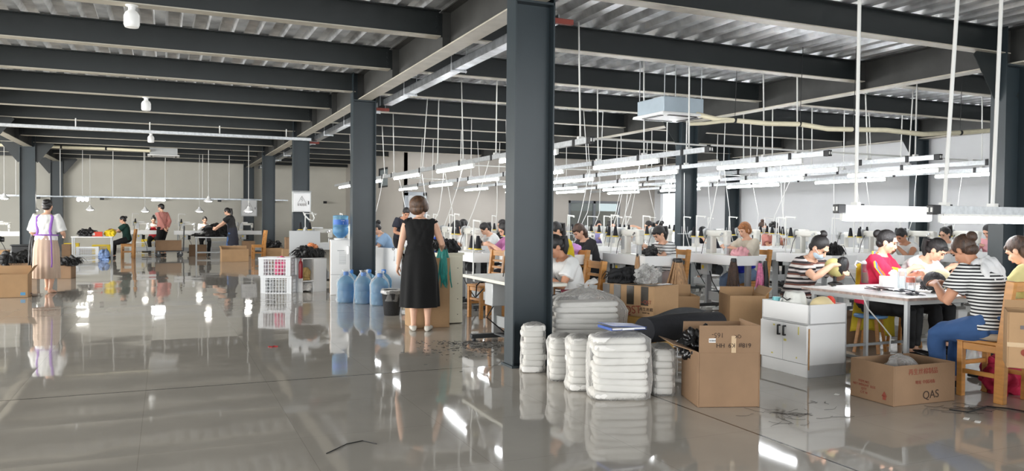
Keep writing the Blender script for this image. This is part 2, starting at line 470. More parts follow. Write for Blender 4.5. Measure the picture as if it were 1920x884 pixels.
# knee braces
kb=None
for x in(GX[1],GX[3],GX[4]):
    for y in GY[1:]:
        if x>9 and y>25.5: continue
        for s in(-1,1):
            if x>16 and s>0: continue
            if kb is None:
                mb=MB(); mb.bar((-.19,0,ZG-.42),(-.62,0,ZB+.005),.15,.012,up=(0,1,0)); mb.add([(-.19,-.005,ZG-.42),(-.19,-.005,ZB),(-.62,-.005,ZB),(-.19,.005,ZG-.42),(-.19,.005,ZB),(-.62,.005,ZB)],[(0,1,2),(3,5,4),(0,2,5,3),(0,3,4,1),(1,4,5,2)])
                kb=struct(mb.build('beam_bracket',M['steel'],smooth=False,loc=(x,y,0)))
            else:
                c=kb.copy(); COL.objects.link(c); c.location=(x,y,0); c.rotation_euler=(0,0,0 if s<0 else math.pi)
# walls
ZW=3.86
XB=7.13; YB=25.0; XR=16.85; YF=34.05
def wall(name,c,s,m): return struct(MB().box(c,s).build(name,m,smooth=False))
wall('wall_back',((-14+XB)/2,YF+.06,ZW/2),(XB+14,.12,ZW),M['paint'])
wp0=onX(709,340,XB); wp1=onX(727,340,XB)
def wall_with_hole(name,axis,pos,a0,a1,h0,h1,z0,z1,m,th=.12):
    """wall across a0..a1 with one opening h0..h1 x z0..z1"""
    mb=MB()
    def bx(p,q,zz0,zz1):
        if q-p<1e-3 or zz1-zz0<1e-3: return
        c=((p+q)/2,pos,(zz0+zz1)/2); s=(q-p,th,zz1-zz0)
        if axis=='y': c=(pos,(p+q)/2,c[2]); s=(th,q-p,s[2])
        mb.box(c,s)
    bx(a0,h0,0,ZW); bx(h1,a1,0,ZW); bx(h0,h1,0,z0); bx(h0,h1,z1,ZW)
    return struct(mb.build(name,m,smooth=False))
wy1=onX(709,340,XB).y; wy0=onX(727,340,XB).y; wz1=onX(718,315,XB).z; wz0=onX(718,352,XB).z
wall_with_hole('wall_side','y',XB+.06,YB,YF,wy0,wy1,wz0,wz1,M['painto'])
def window(name,axis,pos,h0,h1,z0,z1,nm,frame_m,glass_m,fw=.06):
    mb=MB(); g=MB()
    def bx(b,p,q,a,c_,d=.08):
        c=((p+q)/2,pos,(a+c_)/2); s=(q-p,d,c_-a)
        if axis=='y': c=(pos,(p+q)/2,c[2]); s=(d,q-p,s[2])
        b.box(c,s)
    bx(mb,h0,h1,z0,z0+fw); bx(mb,h0,h1,z1-fw,z1); bx(mb,h0,h0+fw,z0,z1); bx(mb,h1-fw,h1,z0,z1)
    for k in range(1,nm+1):
        x=h0+(h1-h0)*k/(nm+1); bx(mb,x-fw/2,x+fw/2,z0,z1)
    bx(g,h0,h1,z0,z1,.01)
    o=struct(mb.build(name,frame_m,smooth=False)); gg=g.build('pane',glass_m,o,smooth=False); gg['kind']='structure'
    return o
M['alu']=mat('aluminium_frame',(150,154,158),.35,.6)
M['glass']=film('window_glass',(205,212,214),.22,.03,(225,232,232),0)
window('window_1','y',XB+.06,wy0,wy1,wz0,wz1,0,M['darkgrey'],M['glass'])
ox0=onY(1066,400,YB).x; ox1=onY(1163,400,YB).x; oz1=onY(1110,377,YB).z; oz0=onY(1110,459,YB).z
wall_with_hole('wall_front','x',YB+.06,XB,XR,ox0,ox1,oz0,oz1,M['painto'])
window('window_2','x',YB+.06,ox0,ox1,oz0,oz1,1,M['alu'],M['glass'],.09)
# office seen through the window: its back wall and a pale partition
wall('wall_office',((XB+XR)/2,YB+4.2,ZW/2),(XR-XB,.1,ZW),M['painto'])
struct(MB().box(((ox0+ox1)/2+.5,YB+1.6,.85),(3.2,.06,1.7)).build('wall_partition',mat('tan_partition',(178,150,112),.6),smooth=False))
# white side door in the block wall
d0=onY(764,400,YB).x; d1=onY(792,400,YB).x
mb=MB(); mb.box(((d0+d1)/2,YB-.03,1.05),(d1-d0,.05,2.1)); do=struct(mb.build('door_1',M['paintw'],smooth=False,bevel=.004))
mb=MB(); mb.box((d0-.06,YB-.04,1.1),(.12,.08,2.2)); mb.box((d1+.06,YB-.04,1.1),(.12,.08,2.2)); mb.box(((d0+d1)/2,YB-.04,2.16),(d1-d0+.24,.08,.12))
struct(mb.build('trim_1',M['alu'],smooth=False))
dh=MB(); dh.cyl((d0+.12,YB-.06,1.0),(d0+.12,YB-.11,1.0),.02); dh.bar((d0+.12,YB-.11,1.0),(d0+.26,YB-.11,1.0),.02,.02); dh.build('door_handle',M['chrome'],do)
# right wall with the bright doorway at its far end
ry1=onX(1238,400,XR).y; ry0=onX(1277,400,XR).y
wall_with_hole('wall_right','y',XR+.06,-2,YB,ry0,min(ry1,YB-.02),0,2.35,M['paintw'])
mb=MB(); mb.box((XR-.02,ry0-.05,1.18),(.1,.1,2.36)); mb.box((XR-.02,(ry0+ry1)/2,2.40),(.1,ry1-ry0+.2,.1))
struct(mb.build('door_2',M['alu'],smooth=False))
for i,(a,b) in enumerate((((-14,YF-.02,.05),(XB,YF-.02,.05)),((XB,YB-.02,.05),(XR,YB-.02,.05)),((XR-.02,-2,.05),(XR-.02,ry0,.05)))):
    struct(MB().bar(a,b,.02,.1).build('baseboard_'+('back','front','right')[i],M['painto'],smooth=False))
# wall trunking along the far wall
# ================================================================ OVERHEAD FITTINGS
def far(name): return name
# galvanised cable tray beside the girder
XT=3.47
def tray(y0,y1,label,first=[None]):
    t=thing('cable_tray',label,'cable tray',(XT,y0,0))
    L=y1-y0
    mb=MB(); z0=3.28
    mb.box((0,L/2,z0+.004),(.14,L,.008)); mb.box((-.07,L/2,z0+.05),(.006,L,.10)); mb.box((.07,L/2,z0+.05),(.006,L,.10))
    mb.build('channel',M['galv'],t,smooth=False)
    y=.5
    while y<L:
        h=MB(); h.bar((-.11,y,z0-.012),(.11,y,z0-.012),.03,.02)
        for s in(-1,1): h.cyl((s*.10,y,z0-.03),(s*.10,y,ZD),.006,n=6)
        h.build('hanger',M['galv2'],t); y+=2.2
    return t
tray(6.95,13.2,'galvanised cable tray hung beside the girder between the first two posts')
tray(13.62,20.0,'galvanised cable tray stretch between the second and third posts of the row')
tray(20.4,33.0,'farthest galvanised cable tray stretch beyond the post with warning box')
# red iron cleats at the tray ends
for y,l in((6.70,'rust red iron cleat on the big near post under the ceiling'),(13.45,'rust red iron cleat on the second post at tray end'),(20.25,'rust red iron cleat on the third post near white trunking')):
    mb=MB(); mb.box((3.43,y,3.24),(.26,.05,.05)); mb.box((3.32,y,3.28),(.02,.05,.12))
    tag(mb.build('tray_bracket',mat('rust_red_paint',(128,52,40),.6),None,bevel=.004),l,'bracket','red cleats under the cable tray')
# white trunking across the left aisle
ya=19.92; p0=onY(0,237,ya); p1=onY(583,262,ya)
t=thing('lighting_trunking','bright metal trunking slung across the left aisle under the beams','trunking',(p1.x,ya,0))
zt=p1.z
mb=MB(); mb.box(((p0.x-2-p1.x)/2,0,zt),(p1.x-p0.x+2,.07,.07)); mb.build('channel',M['galv2'],t,smooth=False,bevel=.004)
for px in(142,281,412,537):
    x=onY(px,240,ya).x-p1.x
    MB().cyl((x,0,zt+.03),(x,0,ZB+.02),.014,n=8).build('hanger_rod',M['conduit'],t)
# fluorescent light rails over the sewing rows
def tube_light(label,loc,rz=0,group='fluorescent tubes under the rails',L=1.9,r=.027):
    t=thing('tube_light',label,'light',loc,rz,group)
    MB().cyl((0,-L/2,-.05),(0,L/2,-.05),r,n=12).build('tube',M['glow'],t)
    mb=MB(); mb.box((0,0,-.008),(.05,L+.02,.024))
    for s in(-1,1): mb.box((0,s*(L/2+.015),-.04),(.034,.03,.07))
    mb.build('housing',M['conduit'],t,smooth=False)
    return t
def rail(label,loc,L,rods,rz=0,topz=ZD,group='light rails over the sewing rows',rodr=.011,cap=True):
    """runs along local +Y from loc; rods: (y, dx at the top, dy at the top)"""
    t=thing('light_rail',label,'light rail',loc,rz,group)
    mb=MB(); mb.box((0,L/2,.035),(.004,L,.07)); mb.box((.028,L/2,.068),(.056,L,.004)); mb.box((.028,L/2,.002),(.056,L,.004)); mb.box((.056,L/2,.035),(.004,L,.07))
    mb.build('channel',M['galv2'],t,smooth=False)
    if cap:
        mb=MB(); mb.box((.028,-.01,.034),(.07,.10,.085)); mb.build('end_cap',M['black'],t,bevel=.006)
        for k in range(2): MB().box((.028-.018+.036*k,-.062,.034),(.018,.006,.04)).build('socket',M['conduit'],t,smooth=False)
    for y,dx,dy in rods:
        z=topz-loc[2]
        mb=MB(); mb.cyl((.028,y,.07),(.028+dx,y+dy,z),rodr,n=8)
        mb.box((.028,y,.085),(.075,.05,.03)); mb.build('hanger_rod',M['conduit'],t)
        MB().box((-.008,y+.12,.035),(.016,.05,.1)).build('rail_clip',M['black'],t,bevel=.003)
    return t
ZR=2.30
RX=[4.72,6.74,8.56,10.42,11.97,13.6]
near_txt=['beside the big near post','second out from the near post','third out from the near post','fourth out from the near post','fifth out from the near post','sixth out from the near post','last before the white side wall']
for i,x in enumerate(RX):
    y0=8.45+(.32 if i==1 else -.1*i*(i>2))
    rods=[(.35+2.9*k+random.uniform(-.3,.3),random.uniform(-.05,.05),random.uniform(-.04,.04)) for k in range(5)]+[(1.5+2.9*k+random.uniform(-.5,.5),random.uniform(-.12,.12),random.uniform(-.06,.06)) for k in range(5)]
    rail('galvanised light rail '+near_txt[i],(x,y0,ZR),24.2-y0,rods)
    st=[.9,1.2,.5,1.9,1.3,.8,1.5][i]
    k=0; y=y0+st+.95
    while y+.95<24.3:
        tube_light('lit fluorescent tube %s along the rail %s'%(['first','second','third','fourth','fifth','sixth'][k],near_txt[i]),(x+.028,y,ZR))
        y+=3.08; k+=1
for i in range(len(RX)-1):
    for j,y in enumerate((8.75,14.2,19.6)):
        mb=MB(); mb.cyl((RX[i]+.06,y,ZR+.09),(RX[i+1]+.02,y+.05,ZR+.09),.012,n=8)
        tag(mb.build('conduit',M['conduit']),'%s white conduit from the rail %s'%(['nearest','middle','farthest'][j],near_txt[i]),'conduit','conduits tying the light rails')
# rail over the aisle tables at the far left of the row
# low rails over the hand-finishing table
def low_rail(label,px0,y,L,rods):
    p=onY(px0,404,y); z=1.44
    return p.x,z
for lab,x0,yy,zz,L,rods in(('low light rail over the finishing table, over the masked woman',5.86,5.62,1.452,1.25,[(.2,0,0)]),('low light rail over the finishing table, above the striped hooded shirt',6.12,4.82,1.44,3.2,[(.12,.02,.12),(.75,-.02,.1)])):
    rail(lab,(x0,yy,zz),L,rods,R_(-90),group='low rails over the finishing table',rodr=.017)
tube_light('long lit tube hanging low above the masked woman',(5.86+.62,5.62-.028,1.452),R_(-90),'low tubes over the finishing table',1.15,.03)
tube_light('long lit tube hanging low above the woman in red',(6.12+.72,4.82-.028,1.44),R_(-90),'low tubes over the finishing table',1.25,.03)
tube_light('long lit tube hanging low by the edge of the big post',(6.12+2.15,4.82-.028,1.44),R_(-90),'low tubes over the finishing table',1.3,.03)
# ceiling air-conditioning cassettes
def cassette(label,loc,w,h,mt):
    t=thing('ceiling_air_conditioner',label,'air conditioner',loc)
    MB().box((0,0,h/2+.04),(w*.86,w*.86,h)).build('casing',mt,t,bevel=.01)
    mb=MB(); mb.box((0,0,.02),(w,w,.04),taper=.97); mb.build('grille_panel',M['white'],t,bevel=.01)
    for a in range(4):
        c,s=math.cos(a*math.pi/2),math.sin(a*math.pi/2)
        MB().box((c*w*.38,s*w*.38,-.003),(.05 if a%2==0 else w*.6,w*.6 if a%2==0 else .05,.01)).build('air_slot',M['black'],t,smooth=False)
    for sx in(-1,1):
        for sy in(-1,1): 
            MB().cyl((sx*w*.4,sy*w*.4,h),(sx*w*.4,sy*w*.4,ZD-loc[2]),.006,n=6).build('hanger_rod',M['galv2'],t)
    return t
a=at_depth(1256,222,11.6)
cassette('square ceiling air conditioner with pale blue casing above the sewing rows',(a.x,a.y,a.z),.80,.22,mat('pale_blue_sheet',(176,190,200),.4,.2,.08,3))
b=at_depth(307,294,25.5)
cassette('small ceiling air conditioner above the left work tables',(b.x,b.y,b.z),.95,.25,M['lgrey'])
# insulated pipes
M['pipe']=mat('cream_pipe_wrap',(226,218,190),.7,0,.06,12)
q=[at_depth(*p) for p in((1305,214,11.4),(1345,224,11.3),(1378,226,11.2),(1440,232,11.2),(1500,233,11.1),(1552,242,11.0),(1600,243,11.0),(1660,244,11.0),(1730,252,11.2),(1800,249,11.6),(1882,243,12.2))]
t=thing('insulated_pipe','long cream insulated pipe sagging from the blue air conditioner towards the big post','pipe',(0,0,0))
MB().tube(q,.035,10).build('pipe_wrap',M['pipe'],t)
for p in(q[2],q[4],q[6],q[9]):
    mb=MB(); mb.cyl((p.x,p.y,p.z+.05),(p.x+.03,p.y,ZD),.004,n=6); mb.lathe([(.04,-.02),(.04,.02)],p,10,R=Matrix.Rotation(R_(90),3,'Y')); mb.build('strap',M['black'],t)
q=[at_depth(*p) for p in((1292,233,11.2),(1320,232,11.2),(1352,228,11.2),(1378,227,11.2))]
tag(MB().tube(q,.025,8).build('drain_pipe',M['pipe']),'short cream drain pipe beside the blue air conditioner','pipe')
q=[at_depth(*p) for p in((-60,271,24),(31,272,24.2),(115,276,24.4),(199,279,24.6),(282,283,24.8))]
t=thing('insulated_pipe','straight cream insulated pipe running to the small air conditioner on the left','pipe',(0,0,0))
MB().tube(q,.045,10).build('pipe_wrap',M['pipe'],t)
for p in q[1:4]:
    mb=MB(); mb.cyl((p.x,p.y,p.z+.05),(p.x,p.y,ZB),.005,n=6); mb.lathe([(.052,-.03),(.052,.03)],p,10,R=Matrix.Rotation(R_(90),3,'Y')); mb.build('strap',M['black'],t)
# white ceiling bulbs with sockets
def bulb(label,p,r):
    t=thing('ceiling_bulb',label,'light',p,0,'white bulbs under the left beams')
    MB().lathe([(r*.3,-r*2.35),(r*.85,-r*2.25),(r,-r*1.9),(r,-r*.7),(r*.8,-r*.25),(r*.5,0)],n=20).build('globe',mat('milk_glass',(238,238,236),.25,emit=(255,255,250),es=.08),t)
    MB().lathe([(r*.42,-.01),(r*.45,r*.5),(r*.8,r*.6),(r*.8,r*.75)],n=16).build('socket',M['white'],t)
bp=onY(247,20,8.9); bulb('big white jar-shaped bulb under the nearest left beam',(bp.x,bp.y-.0,bp.z),.075)
for (px,py,y,l) in((274,181,15.67,'white bulb under the middle left beam'),(283,246,22.4,'small white bulb beyond the metal trunking')):
    p=onY(px,py,y); bulb(l,(p.x,p.y,ZB-.055),.08)
# lamps hanging over the left work tables
def pend(label,px,py,dep,shade='cone',group='lamps over the left work tables'):
    p=at_depth(px,py,dep)
    t=thing('hanging_lamp',label,'lamp',(p.x,p.y,p.z),0,group)
    if shade=='cone':
        MB().lathe([(.16,0),(.15,.02),(.05,.11),(.04,.16)],n=18).build('lamp_shade',M['white'],t)
        MB().ell((0,0,.01),(.11,.11,.035),nu=14,nv=8).build('bulb',M['bulb'],t)
    else:
        for k in range(3): MB().ell((-.12+.12*k,0,0),(.055,.055,.07),nu=12,nv=8).build('bulb',M['bulb'],t)
        MB().box((0,0,.08),(.4,.06,.04)).build('lamp_holder',M['white'],t,bevel=.005)
    mb=MB(); mb.cyl((0,0,.15),(0,0,ZD-p.z+.08),.010,n=6); mb.build('hanging_pipe',M['conduit'],t)
pend('bright triple bulb lamp left of the small air conditioner',155,374,26,'tri')
pend('cone lamp behind the walking woman beside the post',64,395,24)
pend('cone lamp over the green-shirted woman, unlit shade',169,394,28)
pend('cone lamp in front of the white-sleeved woman with red apron',272,397,28)
pend('bright cone lamp above the man with the pink shirt',391,378,25.5)
pend('small cone lamp above the woman facing from behind black aprons',374,397,28)
pend('cone lamp by the far warning box and standing woman',466,397,25)
pend('flat lamp at the left edge over the far work table',8,373,24)
# slim trunking on the far wall
p0=onY(-20,366,33.6); p1=onY(470,374,33.6)
t=thing('wall_trunking','slim metal trunking along the far wall above the tables','trunking',(p0.x,33.6,p0.z))
MB().box(((3.3-p0.x)/2,.2,0),(3.3-p0.x,.05,.06)).build('channel',M['galv2'],t,smooth=False)
for k in range(6): MB().box((1.5+k*2.1,.16,-.06),(.14,.07,.1)).build('socket_box',M['black'],t,bevel=.004)
# second trunking nearer, the one the far lamps hang beside
ya=29.0; z=onY(300,372,ya).z
t=thing('light_rail','thin metal rail over the left sewing tables hung on white pipes','light rail',(-6,ya,z))
MB().box((5,0,0),(10.0,.04,.04)).build('channel',M['galv'],t,smooth=False)
for px in(30,113,212,270,310,380,430):
    x=onY(px,350,ya).x+6
    MB().cyl((x,0,.02),(x,0,ZB-z),.013,n=6).build('hanger_rod',M['conduit'],t)
x=onY(297,350,ya).x
tube_light('short lit tube on the far left rail near the man in the salmon shirt',(x,ya,z-.02),R_(90),'tubes over the left sewing tables',.4)
# warning boxes on posts
def warnbox(label,px,py,Y,w,h):
    p=onY(px,py,Y)
    t=thing('electrical_box',label,'electrical box',(p.x,Y,p.z),0)
    MB().box((0,0,0),(w,.16,h)).build('box_body',M['lgrey'],t,bevel=.006)
    MB().box((0,-.09,-.01),(w*.9,.02,h*.88)).build('box_door',mat('white_enamel_door',(236,236,236),.3),t,bevel=.006)
    MB().box((0,-.03,h/2+.012),(w*1.06,.2,.02)).build('rain_cap',M['grey'],t,bevel=.004)
    mb=MB(); s=w*.24
    A=[Vector((-s,-.102,-.02-s*.2)),Vector((s,-.102,-.02-s*.2)),Vector((0,-.102,-.02+s*1.5))]
    for i in range(3): mb.bar(A[i],A[(i+1)%3],.012,.004)
    mb.bar((.012,-.102,s*.85),(-.02,-.102,s*.45),.014,.004); mb.bar((-.02,-.102,s*.45),(.02,-.102,s*.42),.010,.004); mb.bar((.02,-.102,s*.42),(-.006,-.102,s*.0),.012,.004)
    mb.build('warning_mark',M['ink'],t,smooth=False)
    text('有电危险',w*.13,M['ink'],t,(0,-.102,-s*.75),(R_(90),0,0))
    MB().box((w*.36,-.105,-.02),(.02,.02,.09)).build('latch',M['darkgrey'],t,bevel=.004)
    return t,p
t,p=warnbox('white electrical warning box on the blue-grey post nearest the water cooler',565,379,20.0,.44,.50)
pts=[(.05,0,-.25),(.08,-.03,-.33),(.18,-.06,-.44),(.27,-.05,-.47),(.31,-.03,-.40),(.28,0,-.30),(.24,0,-.24)]
MB().tube(pts,.018,8).build('cable_loop',M['conduit'],t)
warnbox('farther white electrical warning box on the thin dark post',467,390,33.51,.62,.70)
# ================================================================ PEOPLE
def ik(S,T,a,b,pole):
    S=Vector(S);T=Vector(T); d=T-S; L=max(1e-4,d.length)
    if L>(a+b)*.995: T=S+d*((a+b)*.995/L); d=T-S; L=d.length
    dn=d/L; x=(a*a-b*b+L*L)/(2*L); h=math.sqrt(max(0,a*a-x*x))
    pl=Vector(pole); pl=pl-dn*pl.dot(dn)
    if pl.length<1e-5: pl=Vector((0,0,-1))
    return S+dn*x+pl.normalized()*h, T
X3=Vector((1,0,0))
def hand(mb,Wr,d,n,side,s,curl,fr):
    """palm, four fingers and thumb. d: direction, n: back-of-hand normal, side: +1 right hand"""
    d=Vector(d).normalized(); n=(Vector(n)-d*Vector(n).dot(d)).normalized(); x=d.cross(n)*1.0
    th=-x*side if True else x      # thumb side
    if side>0: th=-d.cross(n)
    else: th=d.cross(n)
    rings=[]
    for t,w,hh in((-.02,.025,.021),(.01,.028,.02),(.04,.037,.017),(.07,.041,.015),(.088,.038,.012)):
        rings.append((Wr+d*(t*s)-n*(.004*s),th,n,w*s,hh*s))
    mb.loft(rings,n=14,ex=2.6)
    for i,(off,L) in enumerate(((.029,.072),(.010,.08),(-.010,.074),(-.028,.058))):
        p=Wr+d*(.078*s)+th*(off*s); pts=[p-d*.012*s]; a=.25*curl
        segs=(.42,.33,.25); q=p; pts.append(q)
        for k in range(3):
            a+= curl*(.55+.12*i*.3)
            dd=d*math.cos(a)-n*math.sin(a)
            q=q+dd*(L*segs[k]*s); pts.append(q)
        mb.tube(pts,[fr*1.05*s,fr*s,fr*.96*s,fr*.9*s,fr*.72*s],8)
    b=Wr+d*(.022*s)+th*(.026*s); p1=b+(d*.6+th*.7-n*.25).normalized()*(.042*s); p2=p1+(d*.9+th*.15-n*.35*(.5+curl)).normalized()*(.034*s); p3=p2+(d*.95-th*.15-n*.4*(.5+curl)).normalized()*(.024*s)
    mb.tube([b-th*.012*s,b,p1,p2,p3],[.013*s,.0135*s,.0105*s,.0095*s,.007*s],8)

def person(label,pos,rz,H=1.6,pose='sit',seat=.46,lean=18,hp=35,hy=0,hr=0,handR=(.12,.42,.90),handL=(-.12,.42,.90),
           top=None,sleeve='short',bottom='trousers',bmat=None,shoes=None,hair='pony',hmat=None,skin=None,vox=.010,
           group='people at work',face=True,twist=0,feet=None,curl=.55,girth=1.0,cols=None,name='person',cat='person',tuck=.0,extra=None,elb=None,seed=1,zoff=0,handdir=None,fold=.007,at=None,flare=None):
    skin=skin or M['skin']; hmat=hmat or M['hair']; bmat=bmat or M['c_black']; shoes=shoes or M['black']
    s=H/1.6
    t=thing(name,label,cat,(pos[0],pos[1],zoff),rz,group)
    mb=MB()
    sit=pose=='sit'
    P=Vector((0,0,seat+.10*s)) if sit else Vector((0,0,.885*s))
    rx=lambda a:Vector((0,math.sin(R_(a)),math.cos(R_(a))))
    # spine
    pts=[];p=P.copy();N=26
    def angle(u): return lean*(.45+1.05*u) if sit else lean*(.35+1.1*u)
    for i in range(N+1):
        pts.append((p.copy(),angle(i/N))); p=p+rx(angle(i/N))*(.52*s/N)
    def SP(tt):
        u=max(0,tt/(.52))*N; i=min(N-1,int(u)); f=u-i
        if tt<0: return P+rx(angle(0))*tt*s, angle(0)
        return pts[i][0].lerp(pts[i+1][0],f), pts[i][1]
    g=girth
    prof=[(-.09,.10,.085),(-.05,.150*g,.108*g),(.02,.168*g,.118*g),(.09,.155*g,.108*g),(.17,.130*g,.095*g),(.26,.140*g,.102*g),(.34,.155*g,.112*g),(.41,.166*g,.100),(.455,.150,.082),(.485,.10,.066),(.51,.062,.056)]
    def TW(tt): return R_(twist)*min(1,max(0,tt/.4))
    def ring(tt,a,b):
        c,an=SP(tt); q=TW(tt)
        ax=Vector((math.cos(q),math.sin(q),0)); ay=Vector((0,math.cos(R_(an)),-math.sin(R_(an))))
        ay=(Matrix.Rotation(q,3,'Z')@ay)
        return (c,ax,ay,a*s,b*s)
    mb.loft([ring(*q) for q in prof],n=24,ex=2.3)
    # neck and head
    nb,na=SP(.50); na=na*.8+hp*.25
    hc=nb+rx(na)*(.135*s)+Vector((0,.012*s,0))
    hc=Matrix.Rotation(R_(twist)*.6,3,'Z')@hc if False else hc
    mb.tube([nb-rx(na)*.05*s,nb+rx(na)*.03*s,nb+rx(na)*.10*s],[.055*s,.048*s,.047*s],14)
    HR=Matrix.Rotation(R_(hy),3,'Z')@Matrix.Rotation(-R_(hp),3,'X')@Matrix.Rotation(R_(hr),3,'Y')
    def HT(v): return hc+HR@(Vector(v)*s)
    E=lambda c,r,R=None,**k: mb.ell(HT(c),[q*s for q in r],HR@R if R is not None else HR,**k)
    E((0,-.012,.028),(.074,.092,.088),nu=20,nv=14)
    E((0,.022,-.03),(.060,.062,.078),nu=20,nv=14)
    E((0,.045,-.082),(.034,.030,.026))
    E((0,.030,-.06),(.052,.045,.045))
    for sx in(-1,1):
        E((sx*.034,.050,-.028),(.026,.026,.026))
        E((sx*.076,-.005,-.012),(.010,.020,.030),Matrix.Rotation(R_(sx*14),3,'Z'))
    E((0,.072,.028),(.052,.018,.016))
    mb.tube([HT((0,.074,.010)),HT((0,.088,-.012)),HT((0,.098,-.030))],[.009*s,.011*s,.013*s],8)
    E((0,.092,-.034),(.019,.014,.011))
    E((0,.082,-.060),(.024,.010,.012))
    # arms
    sh,sa=SP(.435)
    joints={}
    hd=[]
    for sd,hnd in((1,handR),(-1,handL)):
        ax=ring(.435,1,1)[1]; S=sh+ax*(sd*.168*s)+Vector((0,0,.004*s))
        if hnd is None: continue
        T=Vector(hnd)
        pole=Vector((sd*.55,-.5,-.9)) if elb is None else Vector((sd*elb[0],elb[1],elb[2]))
        El,T=ik(S,T,.275*s,.245*s,pole)
        up=(El-S); fo=(T-El)
        mb.tube([S-ax*(sd*.05*s)+Vector((0,0,-.02*s)),S,S+up*.25,S+up*.6,El,El+fo*.25,El+fo*.6,T-fo*.04,T],[.052*s,.054*s,.050*s,.044*s,.038*s,.040*s,.034*s,.026*s,.024*s],12)
        d=fo.normalized()
        if handdir: d=Vector(handdir).normalized()
        elif sit: d=(d+Vector((-sd*.25,.35,-.25))).normalized()
        nn=Vector((sd*.55,.1,.85)) if sit else Vector((sd*1.0,.15,.1))
        hand(mb,T,d,nn,sd,s,curl,.0088)
        joints[sd]=(S,El,T)
    # legs
    legs={}
    for sd in(1,-1):
        hp_=P+Vector((sd*.088*s,0,-.02*s))
        if sit:
            an=Vector((sd*.10,.40*s,.075)) if feet is None else Vector(feet[0 if sd>0 else 1])
            K,A=ik(hp_,an,.41*s,.40*s,(sd*.18,.8,.75))
        else:
            an=Vector((sd*.075,-.01,.075)) if feet is None else Vector(feet[0 if sd>0 else 1])
            K,A=ik(hp_,an,.415*s,.405*s,(0,1,0))
        th=K-hp_; shn=A-K
        mb.tube([hp_-th.normalized()*.03*s,hp_+th*.15,hp_+th*.5,hp_+th*.85,K,K+shn*.22,K+shn*.5,K+shn*.8,A],[.085*s*g,.088*s*g,.075*s,.060*s,.054*s,.055*s,.050*s,.036*s,.033*s],14)
        fd=Vector((sd*.12,1,0)).normalized()
        if not sit and A.z>.11: fd=Vector((0,.75,-.66))
        b=A+Vector((0,0,-.045))
        mb.loft([(A-fd*.045+Vector((0,0,-.035)),Vector((fd.y,-fd.x,0)),Vector((0,0,1)),.028*s,.034*s),(A-fd*.01+Vector((0,0,-.025)),Vector((fd.y,-fd.x,0)),Vector((0,0,1)),.034*s,.048*s),(A+fd*.06+Vector((0,0,-.042)),Vector((fd.y,-fd.x,0)),Vector((0,0,1)),.040*s,.032*s),(A+fd*.13+Vector((0,0,-.055)),Vector((fd.y,-fd.x,0)),Vector((0,0,1)),.043*s,.019*s),(A+fd*.175+Vector((0,0,-.060)),Vector((fd.y,-fd.x,0)),Vector((0,0,1)),.030*s,.013*s)],n=14)
        legs[sd]=(hp_,K,A,fd)
    mkobj('body',baked(mb,vox,3),skin,t,True,180)
    # face
    if face:
        for sd in(-1,1):
            MB().ell(HT((sd*.031,.078,.004)),(.0145*s,.008*s,.0062*s),HR,nu=10,nv=6).build('eye',M['eye'],t)
            MB().tube([HT((sd*.014,.091,.024)),HT((sd*.032,.089,.029)),HT((sd*.050,.076,.024))],[.0028*s,.0042*s,.0022*s],6).build('eyebrow',M['brow'],t)
        MB().ell(HT((0,.088,-.062)),(.021*s,.009*s,.0075*s),HR,nu=12,nv=6).build('lips',M['lip'],t)
    # hair
    h=MB(); rs=random.Random(seed)
    ph=[rs.random()*6 for _ in range(4)]
    def strand(d): 
        a=math.atan2(d.x,d.y+.3); return 1+.012*math.sin(23*a+ph[0])+.008*math.sin(41*a+5*d.z+ph[1])
    def HE(c,r,tilt=0,**k): h.ell(HT(c),[q*s for q in r],HR@Matrix.Rotation(R_(tilt),3,'X'),nu=36,nv=18,fn=strand,**k)
    down=Vector((0,0,-1)); bk=HR@Vector((0,-1,0))
    if hair!='none':
        HE((0,-.022,.034),(.0815,.096,.092),14)
    if hair in('pony','ponyhigh','longpony'):
        z0=.075 if hair=='ponyhigh' else .03
        st=HT((0,-.112,z0)); L=(.34 if hair=='longpony' else .22)*s
        HE((0,-.108,z0),(.026,.026,.026))
        mid=st+bk*.05*s+Vector((0,0,.01 if hair=='ponyhigh' else -.02))*s
        h.tube([HT((0,-.09,z0)),st,mid,mid+bk*.02*s+down*L*.45,mid+bk*.0+down*L*.8,mid+down*L],[.02*s,.028*s,.036*s,.036*s,.026*s,.008*s],14)
        HE((0,-.05,-.03),(.066,.055,.05))
    elif hair=='bun':
        HE((0,-.118,.05),(.044,.042,.044)); HE((0,-.05,-.03),(.064,.055,.05))
    elif hair=='topbun':
        HE((0,-.06,.135),(.040,.040,.036)); HE((0,-.05,-.03),(.064,.055,.05))
    elif hair=='short':
        HE((0,-.045,-.02),(.080,.070,.075)); HE((0,.045,.062),(.064,.042,.034),-18)
        for sd in(-1,1): HE((sd*.066,.008,.0),(.018,.03,.045))
    elif hair=='bob':
        HE((0,-.034,.030),(.112,.120,.108),8); HE((0,-.062,-.03),(.100,.074,.078)); HE((0,.05,.066),(.066,.046,.034),-18)
        for sd in(-1,1): HE((sd*.090,-.004,.0),(.026,.055,.064))
    elif hair=='man':
        HE((0,-.04,-.005),(.0765,.068,.07)); HE((0,.04,.075),(.060,.036,.026),-12)
    elif hair=='curly':
        for k in range(46):
            a=rs.random()*6.283; z=rs.uniform(-.25,1); q=math.sqrt(max(0,1-z*z)); v=Vector((q*math.cos(a)*.082,q*math.sin(a)*.098-.022,z*.09+.036))
            if v.y>.045 and v.z<.045: continue
            h.ell(HT(v),[.024*s]*3,HR,nu=8,nv=6)
    elif hair=='loose':
        HE((0,-.055,-.04),(.080,.060,.09))
